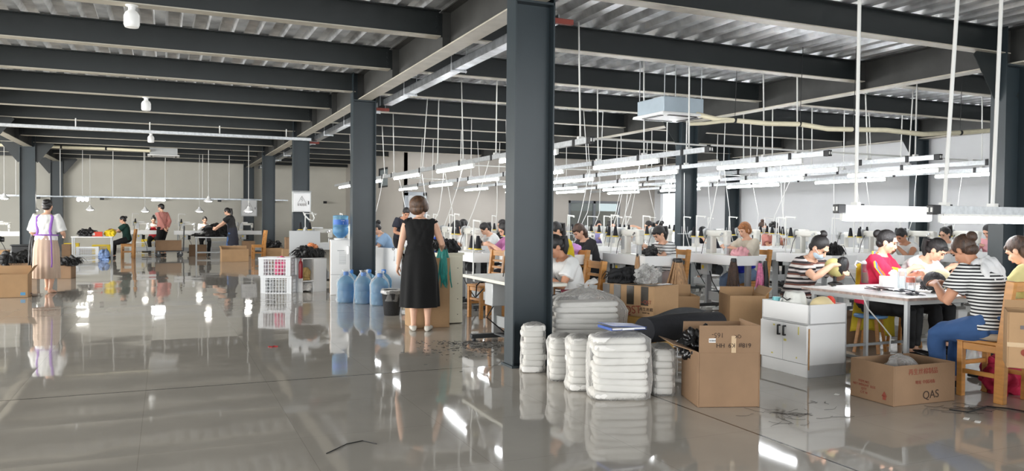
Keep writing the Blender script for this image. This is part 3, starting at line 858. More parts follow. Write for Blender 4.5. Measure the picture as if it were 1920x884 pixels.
        st=HT((0,-.075,-.05)); h.tube([HT((0,-.06,.03)),st,st+down*.12*s+bk*.02*s,st+down*.25*s],[.06*s,.07*s,.06*s,.02*s],16,ell=.7)
    if hair in('pony','longpony','loose','bun') and seed%2:
        HE((0,.052,.066),(.058,.034,.026),-22)     # fringe
    if hair!='none': h.build('hair',hmat,t,True,180)
    # garments
    def sleeves(mb,frac,infl,flare):
        for sd in joints:
            S,El,T=joints[sd]; ax=ring(.435,1,1)[1]; up=El-S; fo=T-El
            P0=S-ax*(sd*.06*s)+Vector((0,0,-.025*s))
            if frac<=1:
                mb.tube([P0,S,S+up*.3*frac,S+up*.7*frac,S+up*frac],[(.056+infl)*s,(.058+infl)*s,(.054+infl+flare*.3)*s,(.05+infl+flare*.7)*s,(.048+infl+flare)*s],16)
            else:
                e=frac-1
                mb.tube([P0,S,S+up*.4,El-up*.05,El+fo*.06,El+fo*e*.6,El+fo*e],[(.056+infl)*s,(.058+infl)*s,(.052+infl)*s,(.044+infl)*s,(.044+infl)*s,(.040+infl)*s,(.034+infl+flare*.4)*s],16)
    if top is not None:
        tb=MB()
        lo=-.02 if sit else (.05 if bottom in('skirt','dress') else -.06)
        if tuck: lo=tuck
        infl=.016
        pr=[(q,a+infl,b+infl) for q,a,b in prof if lo<=q<=.49]
        pr=[(lo-.012,pr[0][1]+.004,pr[0][2]+.004)]+pr
        tb.loft([ring(*q) for q in pr],n=28,ex=2.3)
        sl={'cap':(.22,.014,.012),'short':(.62,.015,.022),'elbow':(.96,.018,.03),'long':(1.92,.014,.008),'none':(.03,.010,.0),'puff':(.92,.022,.014),'threeq':(1.4,.016,.02)}[sleeve]
        if sl: sleeves(tb,*sl)
        mkobj('shirt' if bottom!='dress' else 'dress_bodice',baked(tb,max(.009,vox),3,(fold*s,34,seed)),top,t,True,180)
    if bottom in('trousers','shorts','capri'):
        bb=MB(); infl=.014; fr={'trousers':.93,'capri':.55,'shorts':-.25}[bottom]
        bb.loft([ring(q,a+infl,b+infl) for q,a,b in prof if q<=.10],n=24,ex=2.3)
        for sd in legs:
            hp_,K,A,fd=legs[sd]; th=K-hp_; shn=A-K
            if fr<0: bb.tube([hp_-th.normalized()*.04*s,hp_+th*.2,hp_+th*.72],[.098*s*g,.104*s*g,.094*s],16)
            else: bb.tube([hp_-th.normalized()*.04*s,hp_+th*.2,hp_+th*.55,hp_+th*.9,K+shn*.02,K+shn*.3*fr,K+shn*.7*fr,K+shn*fr],[.098*s*g,.102*s*g,.090*s,.074*s,.070*s,.068*s,.060*s,.054*s],16)
        mkobj('trousers' if bottom!='shorts' else 'shorts',baked(bb,max(.010,vox),3,(.007*s,30,seed+5)),bmat,t,True,180)
    if bottom in('skirt','dress'):
        hem=.30*s if bottom=='dress' else .26*s
        if isinstance(tuck,tuple): pass
        w0=(1.03 if bottom=='skirt' else 1.05)*s
        n=96; rings=[]; K=9
        for k in range(K+1):
            u=k/K; z=w0+(hem-w0)*u
            base_x=.150+.04*min(1,u*3)+(.036 if bottom=='dress' else .015)*u; base_y=.112+.04*min(1,u*3)+(.05 if bottom=='dress' else .02)*u
            rings.append((Vector((0,.01*u,z)),X3,Vector((0,1,0)),base_x*s*g,base_y*s*g))
        rings.append((Vector((0,.01,hem+.02)),X3,Vector((0,1,0)),rings[-1][3]*.93,rings[-1][4]*.93)); rings.append((Vector((0,.01,hem+.3)),X3,Vector((0,1,0)),rings[-1][3]*.7,rings[-1][4]*.7))
        npl=15 if bottom=='skirt' else 8; am=.045 if bottom=='skirt' else .05
        sk=MB().loft(rings,n=n,fn=lambda u,a:1+am*min(1,u*1.6)*math.sin(npl*a+.8*math.sin(3*a)+ph[2])+.02*u*math.sin(5*a+ph[3]))
        sk.build('skirt',bmat,t,True,80)
    # shoes
    if shoes!='bare':
        for sd in(1,-1):
            hp_,K,A,fd=legs[sd]; b=MB(); sx=Vector((fd.y,-fd.x,0)); U=Vector((0,0,1))
            g0=A+Vector((0,0,-.075+.004))
            if A.z>.12 and not sit: U=Vector((0,.66,.75)); g0=A-U*.07
            b.loft([(g0-fd*.058*s+U*.020,sx,U,.022*s,.020),(g0-fd*.045*s+U*.032,sx,U,.034*s,.032),(g0+fd*.01*s+U*.034,sx,U,.041*s,.034),(g0+fd*.07*s+U*.030,sx,U,.047*s,.030),(g0+fd*.14*s+U*.024,sx,U,.049*s,.024),(g0+fd*.185*s+U*.018,sx,U,.034*s,.016),(g0+fd*.197*s+U*.014,sx,U,.014*s,.008)],n=16,ex=2.6)
            b.build('shoe',shoes,t,True,60)
    info=dict(t=t,s=s,HT=HT,HR=HR,ring=ring,SP=SP,joints=joints,legs=legs,prof=prof,P=P,hc=hc)
    if extra: extra(info)
    if at is not None:
        q=rotz(rz)@Vector((hc.x,hc.y,0)); t.location=(at[0]-q.x,at[1]-q.y,zoff)
    info['pos']=tuple(t.location)
    return info
def apron_back(info,mt,z=True):
    """straps over the shoulders and a tied waist band seen from behind"""
    t,s,ring=info['t'],info['s'],info['ring']
    def pt(tt,a,infl=.026):
        q=[p for p in info['prof']]
        import bisect
        for i in range(len(q)-1):
            if q[i][0]<=tt<=q[i+1][0]:
                f=(tt-q[i][0])/(q[i+1][0]-q[i][0]); rx_=q[i][1]*(1-f)+q[i+1][1]*f; ry_=q[i][2]*(1-f)+q[i+1][2]*f; break
        c,ax,ay,_,_=ring(tt,1,1)
        return c+ax*((rx_+infl)*math.cos(a)*s)+ay*((ry_+infl)*math.sin(a)*s)
    for sd in(1,-1):
        mb=MB(); mb.tube([pt(.46,R_(90+sd*50*-1)),pt(.475,R_(-90+sd*40),.02),pt(.44,R_(-90+sd*42)),pt(.32,R_(-90+sd*38)),pt(.2,R_(-90+sd*36)),pt(.12,R_(-90+sd*40))],.024*s,8,ell=.4)
        mb.build('apron_strap',mt,t)
    mb=MB(); mb.tube([pt(.13,R_(a),.03) for a in range(0,361,20)],.020*s,8,ell=.6); mb.build('apron_band',mt,t)
    return pt
def apron_front(info,mt,lo=-.04,hi=.40,half=58,name='apron'):
    t,s,ring=info['t'],info['s'],info['ring']; prof=info['prof']
    def rr(tt):
        for i in range(len(prof)-1):
            if prof[i][0]<=tt<=prof[i+1][0]:
                f=(tt-prof[i][0])/(prof[i+1][0]-prof[i][0]); return prof[i][1]*(1-f)+prof[i+1][1]*f, prof[i][2]*(1-f)+prof[i+1][2]*f
        return prof[1][1],prof[1][2]
    def fn(u,v):
        tt=lo+(hi-lo)*v; a=R_(90+(u-.5)*2*half*(1-.35*max(0,v-.55)/.45)); rx_,ry_=rr(max(-.09,tt)); c,ax,ay,_,_=ring(tt,1,1)
        return c+ax*((rx_+.036)*math.cos(a)*s)+ay*((ry_+.036)*math.sin(a)*s)
    MB().grid(fn,16,14).build(name,mt,t,solid=.006)
    pts=[]
    for sd in(1,-1):
        MB().tube([fn(.5+sd*.42,1.0),ring(.475,.08,.075)[0]+ring(.475,1,1)[1]*sd*.085*s+Vector((0,.0,.03)),ring(.47,.1,.08)[0]+ring(.47,1,1)[1]*sd*.06*s-ring(.47,1,1)[2]*.085*s],.009*s,6).build('apron_strap',mt,t)
for k,c in dict(c_black=(26,26,28),c_white=(236,236,234),c_blue=(150,180,212),c_yellow=(232,204,44),c_lilac=(176,168,222),c_green=(22,62,54),c_pink=(196,130,120),c_jean=(58,92,142),c_jean2=(120,140,170),c_red=(212,38,76),c_navy=(34,36,48),c_beige=(206,196,178),c_mauve=(190,120,170),c_skirt=(196,172,152),c_hood=(222,222,222),c_wine=(110,34,50),c_darktee=(40,38,42),c_paleyel=(226,214,150),c_purple=(150,100,190),c_rose=(232,170,176)).items(): M[k]=cloth(k[2:]+'_cloth',c)
M['st_fine']=stripes('black_white_stripes',[(232,232,230),(30,30,34)],.026,2,widths=[0,.52],wob=.10)
M['st_thin']=stripes('thin_black_stripes_on_white',[(238,238,236),(40,40,44)],.042,2,widths=[0,.72],wob=.15)
M['st_multi']=stripes('brown_white_black_bands',[(40,36,38),(226,220,216),(122,78,66),(60,54,56),(214,206,204)],.11,2,widths=[0,.2,.45,.6,.8],wob=.1)
M['plaid']=stripes('black_white_check',[(235,235,235),(20,20,22)],.05,0,widths=[0,.5],wob=.1)
# ================================================================ SEWING STATIONS
ZT_=.86
def make_table(L=1.15):
    t=thing('sewing_table','x','table',(0,0,0),0,'white sewing tables')
    MB().box((0,0,.81),(.5,L,.03)).build('tabletop',M['white'],t,bevel=.004)
    MB().box((-.25,0,.79),(.018,L,.14)).build('side_board',M['white'],t,bevel=.003)
    for s in(-1,1): MB().box((0,s*L/2,.79),(.518,.018,.14)).build('end_board',M['white'],t,bevel=.003)
    for s in(-1,1):
        mb=MB(); mb.box((.05,s*(L/2-.12),.40),(.09,.05,.68)); mb.box((.02,s*(L/2-.12),.76),(.40,.05,.05)); mb.build('leg',M['grey'],t,bevel=.004)
        f=MB(); f.box((.02,s*(L/2-.12),.055),(.50,.06,.05))
        for q in(-.2,.2): f.cyl((.02+q,s*(L/2-.12),0),(.02+q,s*(L/2-.12),.035),.022,n=10)
        f.build('foot_bar',M['darkgrey'],t,bevel=.004)
    MB().box((.05,0,.20),(.03,L-.26,.13)).build('cross_bar',M['lgrey'],t,bevel=.003)
    mb=MB(); mb.cyl((-.06,.05,.62),(-.06,.28,.62),.075,n=18); mb.box((-.06,.16,.71),(.05,.08,.10)); mb.build('motor',M['darkgrey'],t)
    c=MB().box((-.17,.22,.63),(.09,.16,.17)).build('control_box',M['lgrey'],t,bevel=.006)
    MB().box((-.217,.25,.66),(.004,.05,.05)).build('sticker',M['yellow'],c,smooth=False)
    MB().box((.0,0,.10),(.26,.30,.015),R=Matrix.Rotation(R_(12),3,'Y')).build('treadle',M['darkgrey'],t,bevel=.004)
    mb=MB(); mb.tube([(-.17,.14,.6),(-.19,.05,.45),(-.12,0,.3),(0,-.02,.12)],.008,6); mb.tube([(-.1,.3,.62),(-.15,.38,.5),(-.1,.42,.7)],.008,6); mb.build('cable',M['black'],t)
    return t
def make_machine(kind=0):
    t=thing('sewing_machine','x','sewing machine',(0,0,0),0,'sewing machines')
    m=M['offwhite']
    MB().box((0,.02,.02),(.17,.48,.04)).build('bed_plate',m,t,bevel=.008)
    mb=MB()
    if kind==0: # post bed: tall body, long arm
        mb.box((0,.17,.20),(.12,.14,.36),taper=.92); mb.box((0,0,.345),(.115,.50,.10)); mb.box((0,-.20,.27),(.10,.09,.20))
        mb.build('arm',m,t,bevel=.028,seg=3)
        p=MB(); p.box((.0,-.19,.10),(.06,.06,.15)); p.build('post_bed',M['lgrey'],t,bevel=.008)
    else:
        mb.box((0,.17,.16),(.12,.13,.28),taper=.9); mb.box((0,.0,.265),(.10,.48,.085)); mb.box((0,-.20,.21),(.09,.08,.17))
        mb.build('arm',m,t,bevel=.026,seg=3)
    zt=.345 if kind==0 else .265
    mb=MB(); mb.lathe([(.02,-.03),(.07,-.03),(.078,-.012),(.078,.012),(.05,.03),(.02,.035)],(0,.295,zt),20,R=Matrix.Rotation(R_(-90),3,'X')); mb.build('handwheel',M['lgrey'],t)
    mb=MB(); mb.cyl((0,-.20,zt-.16),(0,-.20,zt-.25),.006,n=8); mb.cyl((0,-.175,zt-.15),(0,-.175,zt-.24),.008,n=8); mb.box((0,-.185,zt-.245),(.02,.05,.006)); mb.build('needle_bar',M['chrome'],t)
    mb=MB(); mb.cyl((-.05,-.17,zt),(-.075,-.17,zt),.018,n=12); mb.cyl((-.05,-.13,zt-.02),(-.07,-.13,zt-.02),.014,n=12); mb.build('tension_knob',M['chrome'],t)
    mb=MB(); mb.box((-.062,.165,.2),(.004,.09,.2)); mb.build('side_cover',M['lgrey'],t,smooth=False)
    if kind==1: MB().box((0,.05,.325),(.09,.2,.03)).build('control_panel',M['white'],t,bevel=.006)
    mb=MB(); mb.tube([(-.06,.2,.32),(-.09,.24,.2),(-.10,.28,.02)],.005,6); mb.build('cable',M['black'],t)
    return t
def make_stand(arm=1):
    t=thing('thread_stand','x','thread stand',(0,0,0),0,'thread stands')
    MB().cyl((0,0,0),(0,0,.62),.009,n=8).build('pole',M['conduit'],t)
    mb=MB(); mb.bar((0,0,.61),(0,-.22*arm,.60),.012,.016); mb.cyl((0,-.2*arm,.6),(0,-.2*arm,.575),.008,n=6); mb.build('thread_arm',M['conduit'],t)
    mb=MB(); mb.box((.02,0,.28),(.12,.30,.008))
    for s in(-1,1): mb.cyl((.02,s*.09,.28),(.02,s*.09,.42),.004,n=6)
    mb.build('tray',M['lgrey'],t,smooth=False)
    return t
def make_cone(c):
    t=thing('thread_cone','x','thread cone',(0,0,0),0,'thread cones on the stands')
    MB().lathe([(.036,.014),(.036,.03),(.018,.15),(.012,.155)],n=14).build('thread',c,t)
    MB().lathe([(.046,0),(.046,.012),(.03,.016)],n=14).build('cone_base',M['yellow'],t)
    return t
_tb=make_table(); _mc=[make_machine(0),make_machine(1)]; _st=make_stand(); _cn=[make_cone(M['thread'])]
_used=set()
def place(proto,loc,rz,label):
    if proto.name not in _used:
        _used.add(proto.name); proto.location=loc; proto.rotation_euler=(0,0,rz); proto['label']=label; return proto
    return dup(proto,loc,rz,label)
STN={}
def station(cx,cy,who,rz=0,kind=0,stand=True,cones=2,cord=True,flip=1):
    """rz=0: long side along the hall, worker on the side away from the aisle; who: phrase that names the place"""
    R=rotz(rz); STN[who]=(cx,cy)
    place(_tb,(cx,cy,0),rz,'white boarded sewing table '+who)
    off=R@Vector((-.03,.12,0)); place(_mc[kind],(cx+off.x,cy+off.y,.825),rz,'cream sewing machine on the table '+who)
    if stand:
        off=R@Vector((-.20,.44,0)); place(_st,(cx+off.x,cy+off.y,.825),rz,'white thread stand at the table '+who)
        for k in range(cones):
            o2=R@Vector((-.18,.44+(-.09,.09)[k],0))
            place(_cn[0],(cx+o2.x,cy+o2.y,.825+.285),rz,'%s black thread cone on the stand %s'%(('nearer','farther')[k],who))
    if cord:
        tp=Vector((cx+max(-.3,min(.3,min(RX,key=lambda q:abs(q-cx))+.028-cx)),cy+random.uniform(.1,.5),ZR-.02)); b=Vector((cx-.1,cy+.38,.84)); mid=(tp+b)/2+Vector((random.uniform(-.08,.08),random.uniform(-.1,.1),-.05))
        pts=[tp,tp.lerp(mid,.5)+Vector((.02,.03,0)),mid,mid.lerp(b,.5)+Vector((-.03,.02,0)),b]
        tag(MB().tube(pts,.006,6).build('power_cord',M['conduit']),'white cord down to the table '+who,'cord','white cords to the sewing tables')
def make_chair():
    t=thing('wooden_chair','x','chair',(0,0,0),0,'wooden chairs')
    w=M['wood']
    mb=MB(); mb.box((0,.0,.445),(.37,.37,.028)); mb.build('seat',w,t,bevel=.008)
    for sx in(-1,1):
        MB().bar((sx*.155,.155,0),(sx*.155,.155,.432),.046,.046,up=(0,1,0)).build('leg',w,t,bevel=.004)
        mb=MB(); mb.bar((sx*.165,-.165,0),(sx*.165,-.175,.46),.05,.075,up=(0,1,0)); mb.bar((sx*.165,-.175,.45),(sx*.165,-.235,.93),.048,.062,up=(0,1,0)); mb.build('leg',w,t,bevel=.004)
        MB().box((sx*.16,0,.20),(.022,.32,.035)).build('side_stretcher',w,t,bevel=.003)
        MB().box((sx*.16,0,.40),(.022,.32,.055)).build('seat_rail',w,t,bevel=.003)
    MB().box((0,.155,.26),(.30,.022,.035)).build('front_stretcher',w,t,bevel=.003)
    MB().box((0,.155,.40),(.30,.022,.055)).build('seat_rail',w,t,bevel=.003)
    MB().box((0,-.226,.885),(.33,.024,.075)).build('top_rail',w,t,bevel=.004)
    for z,y in((.60,-.192),(.69,-.203),(.78,-.214)): MB().box((0,y,z),(.30,.018,.03)).build('back_slat',w,t,bevel=.003)
    return t
_ch=make_chair()
def chair(x,y,rz,label): return place(_ch,(x,y,0),rz,label)

# head position in the photograph and distance give each place
def head_at(px,dep): 
    p=at_depth(px,420,dep); return p.x,p.y
LEFT=R_(90)
def worker(px,dep,label,stn=None,crown=None,rz=LEFT,fwd=.27,chair_lab=None,kind=0,cones=2,stand=True,toff=.0,**k):
    hx,hy=head_at(px,dep)
    d=rotz(rz)@Vector((0,1,0))
    p=(hx-d.x*fwd,hy-d.y*fwd)
    if stn:
        off=rotz(rz)@Vector((0,.36,0))
        station(hx+off.x*1,hy+off.y+toff,stn,rz-LEFT,kind,stand,cones)
    k.setdefault('handR',(.10,.43,.98)); k.setdefault('handL',(-.11,.45,.97)); k.setdefault('seat',.50)
    inf=person(label,p,rz,at=(hx,hy),**k)
    p=inf['pos']
    if chair_lab: chair(p[0],p[1],rz,chair_lab)
    q=R_(0)
    mx=max((inf['HT']((0,-.02,.12)).z),0)
    Pw=Vector((hx,hy,mx))
    if crown: print('CROWN %-28s %5.1f want %5.1f  x %5.1f want %5.1f'%(label[:28],project(Pw)[1],crown,project(Vector((p[0],p[1],0))+rotz(rz)@Vector((inf['hc'].x,inf['hc'].y,mx)))[0],px))
    return inf
g='workers at the sewing rows'
# row beside the aisle
worker(704,14.5,'person in a pale blue shirt bent over sewing behind the second post','behind the water bottles',418,top=M['c_blue'],vox=.012,group=g,hair='bun',lean=24,hp=42,crown_=None) if False else worker(704,14.5,'person in a pale blue shirt bent over sewing behind the second post','of the pale blue shirt behind the bottles',418,top=M['c_blue'],vox=.012,group=g,hair='bun',lean=24,hp=42,seed=2)
worker(857,14.4,'person in a white tee sewing in front of another worker, right of the black dress','of the white tee worker by the black dress',415,top=M['c_white'],vox=.012,group=g,hair='pony',lean=16,hp=38,seed=2)
worker(868,16.2,'person with short black hair half hidden behind the white tee worker',None,409,top=M['c_white'],vox=.014,group=g,hair='man',lean=10,hp=20,seed=2)
worker(909,15.2,'person in white bending low behind black thread cones','of the low bending worker in white',415,top=M['c_white'],vox=.012,group=g,hair='pony',lean=24,hp=45,seed=4)
worker(946,12.0,'person in a mauve shirt partly behind the big post','of the mauve shirted worker by the big post',417,top=M['c_mauve'],vox=.012,group=g,hair='pony',lean=16,hp=35,seed=2,toff=.25,sleeve='elbow')
worker(941,16.5,'person with dark hair at the edge of the big post, behind the mauve shirt',None,402,top=M['c_black'],vox=.014,group=g,hair='pony',lean=8,hp=15,seed=2)
worker(1042,11.2,'person in a yellow top with long ponytail just right of the big post','of the yellow topped worker',424,top=M['c_yellow'],vox=.010,group=g,hair='longpony',lean=16,hp=36,chair_lab='wooden ladder-back chair of the yellow topped worker',seed=2)
worker(1086,11.9,'person with reddish hair and black top leaning over lilac cloth','of the reddish haired worker',419,top=M['c_darktee'],vox=.010,group=g,hair='loose',hmat=M['hairb'],lean=22,hp=36,sleeve='elbow',seed=3)
worker(1122,17.0,'person in a lilac sweater facing the camera far back','of the lilac sweater far back',415,rz=R_(170),top=M['c_lilac'],sleeve='long',vox=.012,group=g,hair='bun',lean=4,hp=12,seed=2,fwd=.1)
worker(1147,15.8,'person in a white blouse facing the camera beside the lilac sweater','of the white blouse facing the camera',417,rz=R_(175),top=M['c_white'],sleeve='long',vox=.012,group=g,hair='bun',lean=4,hp=12,seed=4,fwd=.1)
worker(1216,18.0,'person with pulled back hair far behind, raising one arm before the bright doorway','far back by the bright doorway',415,top=M['c_white'],vox=.014,group=g,hair='pony',lean=8,hp=20,seed=2,handL=(-.1,.6,1.25))
worker(1235,18.6,'person with dark hair far behind, nearest the bright doorway',None,415,top=M['c_darktee'],vox=.014,group=g,hair='bun',lean=6,hp=15,seed=4)
worker(1236,11.7,'person in a white tee with thin black stripes sewing beside a hanging wig bundle','of the striped tee beside the hanging wig bundle',425,top=M['st_thin'],vox=.009,group=g,hair='pony',lean=14,hp=38,seed=3,seat=.45,bmat=cloth('grey_floral',(176,160,156)),chair_lab='wooden chair of the thin striped tee worker',cones=2,girth=1.05)
worker(1396,12.0,'person with short ginger hair and beige shirt sewing pink cloth','of the ginger haired worker',419,top=M['c_beige'],sleeve='elbow',vox=.009,group=g,hair='short',hmat=M['hairg'],lean=9,hp=22,seed=3,bottom='capri',bmat=M['c_jean2'],shoes=M['c_white'],chair_lab='wooden chair of the ginger haired worker',girth=1.08)
worker(1430,17.6,'person with a top bun far behind a cream machine','of the top bun worker far back',417,top=M['c_black'],rz=R_(180),vox=.014,group=g,hair='topbun',hmat=M['hairb'],lean=8,hp=20,seed=2)
worker(1451,16.6,'person with curly black hair behind the machines','of the curly haired worker',417,top=M['c_pink'],rz=R_(180),vox=.014,group=g,hair='curly',lean=14,hp=32,seed=2,skin=M['skin2'])
worker(1318,18.0,'person with black hair bent low behind the machines left of the ginger hair','of the worker bent low',432,top=M['c_navy'],vox=.014,group=g,hair='loose',lean=34,hp=45,seed=2)
worker(1690,12.8,'person in a white sleeveless top with red trim sewing behind the red shirt','of the white sleeveless worker with red trim',430,top=M['c_white'],sleeve='cap',vox=.010,group=g,hair='man',lean=20,hp=40,seed=2,seat=.46,skin=M['skin2'])
worker(1772,13.6,'person with a black ponytail and fringe behind the hand finishing table','of the black ponytail with fringe',428,top=M['c_white'],vox=.010,group=g,hair='ponyhigh',lean=12,hp=22,seat=.45,seed=3)
worker(1853,14.3,'person in a pale pink shirt with red apron straps at the far right machines','of the pale pink shirt with red straps',424,top=M['c_rose'],sleeve='long',vox=.010,group=g,hair='pony',lean=12,hp=35,seed=2)
worker(1040,8.15,'person in a white tee with checked apron close behind the big post',None,447,top=M['c_white'],vox=.008,group=g,hair='pony',lean=22,hp=34,seed=2,handR=(.1,.46,.80),handL=(-.1,.46,.80),seat=.40,skin=M['skin2'],chair_lab='wooden chair of the checked apron worker behind the big post',extra=lambda i:(MB().loft([i['ring'](.02,.195,.145),i['ring'](.08,.19,.14),i['ring'](.13,.168,.126)],n=24,ex=2.3).build('apron',M['plaid'],i['t']),MB().loft([i['ring'](.13,.166,.124),i['ring'](.17,.160,.120)],n=24,ex=2.3).build('apron_band',M['c_wine'],i['t'])))
# unattended stations
empt=[(9.30,9.35,'left of the masked woman with piled hair',0),(6.55,11.6,'behind the thin striped tee',1),(6.5,13.0,'two behind the thin striped tee',0),(7.75,11.1,'behind the ginger hair',0),(7.8,12.5,'two behind the ginger hair',1),(7.85,14.0,'three behind the ginger hair',1),
 (9.35,10.8,'behind the black hair pile',0),(9.4,12.2,'two behind the black hair pile',1),(9.15,13.9,'three behind the black hair pile',1),(10.75,11.1,'behind the white sleeveless worker',0),(12.3,11.3,'behind the black ponytail with fringe',1),(13.9,12.0,'behind the pale pink shirt',1),
 (4.45,12.6,'behind the mauve shirt',0),(5.2,15.4,'deep in the aisle row',1),(5.2,17.2,'deeper in the aisle row',0),(6.9,15.9,'deep in the second row',1),(8.6,17.0,'deep in the third row',0),(3.95,16.2,'beyond the pale blue shirt',1),(10.9,15.6,'deep in the fifth row',0),(12.6,15.6,'deep in the sixth row',1)]
for n_,(x,y,w,kd) in enumerate(empt): station(x,y,w,0,kd,True,(1,0,2)[n_%3])
# brown seat boxes and work pieces on the tables
def lump(name,label,cat,c,r,mt,seed=0,vox=None,parent=None,group=None,n=5,amp=.25,rot=0):
    mb=MB(); rs=random.Random(seed)
    c=Vector(c)
    for k in range(n):
        q=Vector((rs.uniform(-.5,.5)*r[0],rs.uniform(-.5,.5)*r[1],rs.uniform(-.15,.3)*r[2]))
        mb.ell((q.x,q.y,max(r[2]*.5,r[2]*.55+q.z)),(r[0]*rs.uniform(.45,.7),r[1]*rs.uniform(.45,.7),r[2]*rs.uniform(.42,.55)),nu=14,nv=10)
    mb.box((0,0,r[2]*.12),(r[0]*1.3,r[1]*1.3,r[2]*.24))
    v=vox or max(.008,min(r)*.10)
    me=baked(mb,v,3,(min(r)*amp,14/max(r)*.5,seed))
    # rest on what carries it
    zs=np.empty(len(me.vertices)*3); me.vertices.foreach_get('co',zs); zs=zs.reshape(-1,3); zs[:,2]=np.maximum(zs[:,2],.0); me.vertices.foreach_set('co',zs.ravel()); me.update()
    o=mkobj(name,me,mt,parent,True,180,loc=c,rz=rot)
    if parent is None: tag(o,label,cat,group)
    return o
def pile_hair(label,c,r,seed=0,mt=None,n=260,group=None,name='wig_hair_pile',cat='wig hair'):
    """a heap of loose strands over a soft core"""
    rs=random.Random(seed); mt=mt or M['wig']
    t=thing(name,label,cat,c,rs.uniform(0,3),group)
    lump('core','', '',(0,0,0),r,mt,seed,parent=t,amp=.4)
    mb=MB()
    for k in range(n):
        a=rs.uniform(0,6.28); q=rs.uniform(.2,.9); p0=Vector((math.cos(a)*r[0]*q,math.sin(a)*r[1]*q,r[2]*rs.uniform(.5,1.0)))
        d=Vector((math.cos(a+rs.uniform(-1,1)),math.sin(a+rs.uniform(-1,1)),0)); L=rs.uniform(.2,.55)*max(r[0],r[1])
        p1=p0+d*L*.4+Vector((0,0,r[2]*.10)); p2=p0+d*L*.8; p2.z=p0.z*.7; p3=p0+d*L; p3.z=max(.004,p0.z*.3)
        mb.tube([p0,p1,p2,p3],[.004,.005,.004,.001],4)
    mb.build('strands',mt,t)
    return t
def on_t(w,dx,dy): return STN[w][0]+dx,STN[w][1]+dy
lump('sewing_work','white wig cap under the needle of the thin striped tee','sewing work',(*on_t('of the striped tee beside the hanging wig bundle',.12,-.16),.825),(.10,.13,.13),M['wig'],3)
lump('sewing_work','pink cloth in the hands of the ginger haired worker','sewing work',(*on_t('of the ginger haired worker',.10,-.16),.825),(.13,.16,.12),M['c_rose'],4)
lump('sewing_work','dark wig work under the hands of the white tee worker near the black dress','sewing work',(*on_t('of the white tee worker by the black dress',.12,-.12),.825),(.12,.15,.13),M['wig'],5)
lump('sewing_work','dark wig work in front of the low bending worker in white','sewing work',(*on_t('of the low bending worker in white',.12,-.12),.825),(.12,.15,.13),M['wig'],6)
lump('draped_jacket','lilac jacket draped before the reddish haired worker','jacket',(*on_t('of the reddish haired worker',.12,-.22),.825),(.20,.24,.13),cloth('lilac_sheet',(206,150,214)),7)
pile_hair('black hair pile on the sewing table left of the masked woman',(9.2,9.0,.825),(.17,.22,.17),8)
# ================================================================ FOREGROUND
def carton(label,loc,rz,w,d,h,flaps=None,mt=None,closed=False,group='cartons',name='cardboard_box',tape=True,cat='box',lid=None):
    """w across local x, d along local y; flaps: side -> (length, degrees from upright outwards)"""
    mt=mt or M['carton']
    t=thing(name,label,cat,loc,rz,group); T=.008
    mb=MB(); mb.box((0,0,T/2),(w,d,T))
    for s in(-1,1):
        mb.box((s*(w/2-T/2),0,h/2),(T,d,h)); mb.box((0,s*(d/2-T/2),h/2),(w-2*T,T,h))
    me=mb.mesh('b'); mkobj('box_body',me,mt,t,False,bevel=.003)
    if closed:
        for s in(-1,1): MB().box((0,s*d/4,h+T/2),(w,d/2-.003,T)).build('flap',mt,t,smooth=False)
        if tape:
            mb=MB(); mb.box((0,0,h+T+.001),(w*1.0,.05,.002))
            for s in(-1,1): mb.box((s*(w/2+.001),0,h-.04),(.002,.05,.09))
            mb.build('tape',M['tape'],t,smooth=False)
    for sd,(L,a) in (flaps or {}).items():
        a=R_(a); nx,ny={'f':(0,-1),'b':(0,1),'l':(-1,0),'r':(1,0)}[sd]
        W=w if ny else d
        p0=Vector((nx*(w/2-T/2),ny*(d/2-T/2),h)); e=Vector((nx*math.sin(a),ny*math.sin(a),math.cos(a)))*L
        side=Vector((-ny,nx,0)) if True else None
        MB().bar(p0,p0+e,W-.01,T*.8,up=Vector((nx*math.cos(a),ny*math.cos(a),-math.sin(a)))).build('flap',mt,t,smooth=False)
    return t
def text_on(t,s,size,x,y,z,side,mt,name='printing',dd=0,roll=0):
    r={'f':(R_(90),0,0),'l':(R_(90),0,R_(-90)),'r':(R_(90),0,R_(90)),'b':(R_(90),0,R_(180))}[side]
    o=text(s,size,mt,t,(x,y,z),r,name)
    if roll: o.rotation_euler=(Euler(r).to_matrix()@Matrix.Rotation(R_(roll),3,'Z')).to_euler()
    return o
# --- tall open carton in front
A=F(1308,765); B=F(1424,764)
rz=math.atan2(B.y-A.y,B.x-A.x); w=(B-A).length; d=.42; h=.40
c=A+rotz(rz)@Vector((w/2,d/2,0))
t=carton('tall open carton with handwritten marks and raised flap beside the white bagged stacks',(c.x,c.y,0),rz,w,d,h,{'f':(.20,2),'l':(.20,72),'b':(.18,-6),'r':(.2,0)},M['carton2'])
for s_,sz,x,z in(('165-',.05,-.09,.53),('618#  K9  HH',.045,.03,.455),('QK',.035,.06,.52)): text_on(t,s_,sz,x,-d/2-.004,z,'f',M['ink'],'handwriting',roll=180)
MB().box((-.13,-d/2-.003,.49),(.05,.003,.03)).build('barcode_label',M['white'],t,smooth=False)
mb=MB()
for k in range(8): mb.box((-.15+k*.006,-d/2-.006,.489),(.0025,.001,.016))
mb.build('barcode',M['ink'],t,smooth=False)
mb=MB(); mb.box((.03,-d/2-.0025,.50),(.035,.002,.2)); mb.build('tape',M['tape'],t,smooth=False)
q=c+rotz(rz)@Vector((-.12,.02,.0)); lump('black_bag','black plastic bundle stuffed in the tall open carton','bag',(q.x,q.y,.30),(.14,.15,.17),mat('black_film',(18,18,20),.25),11,amp=.5)
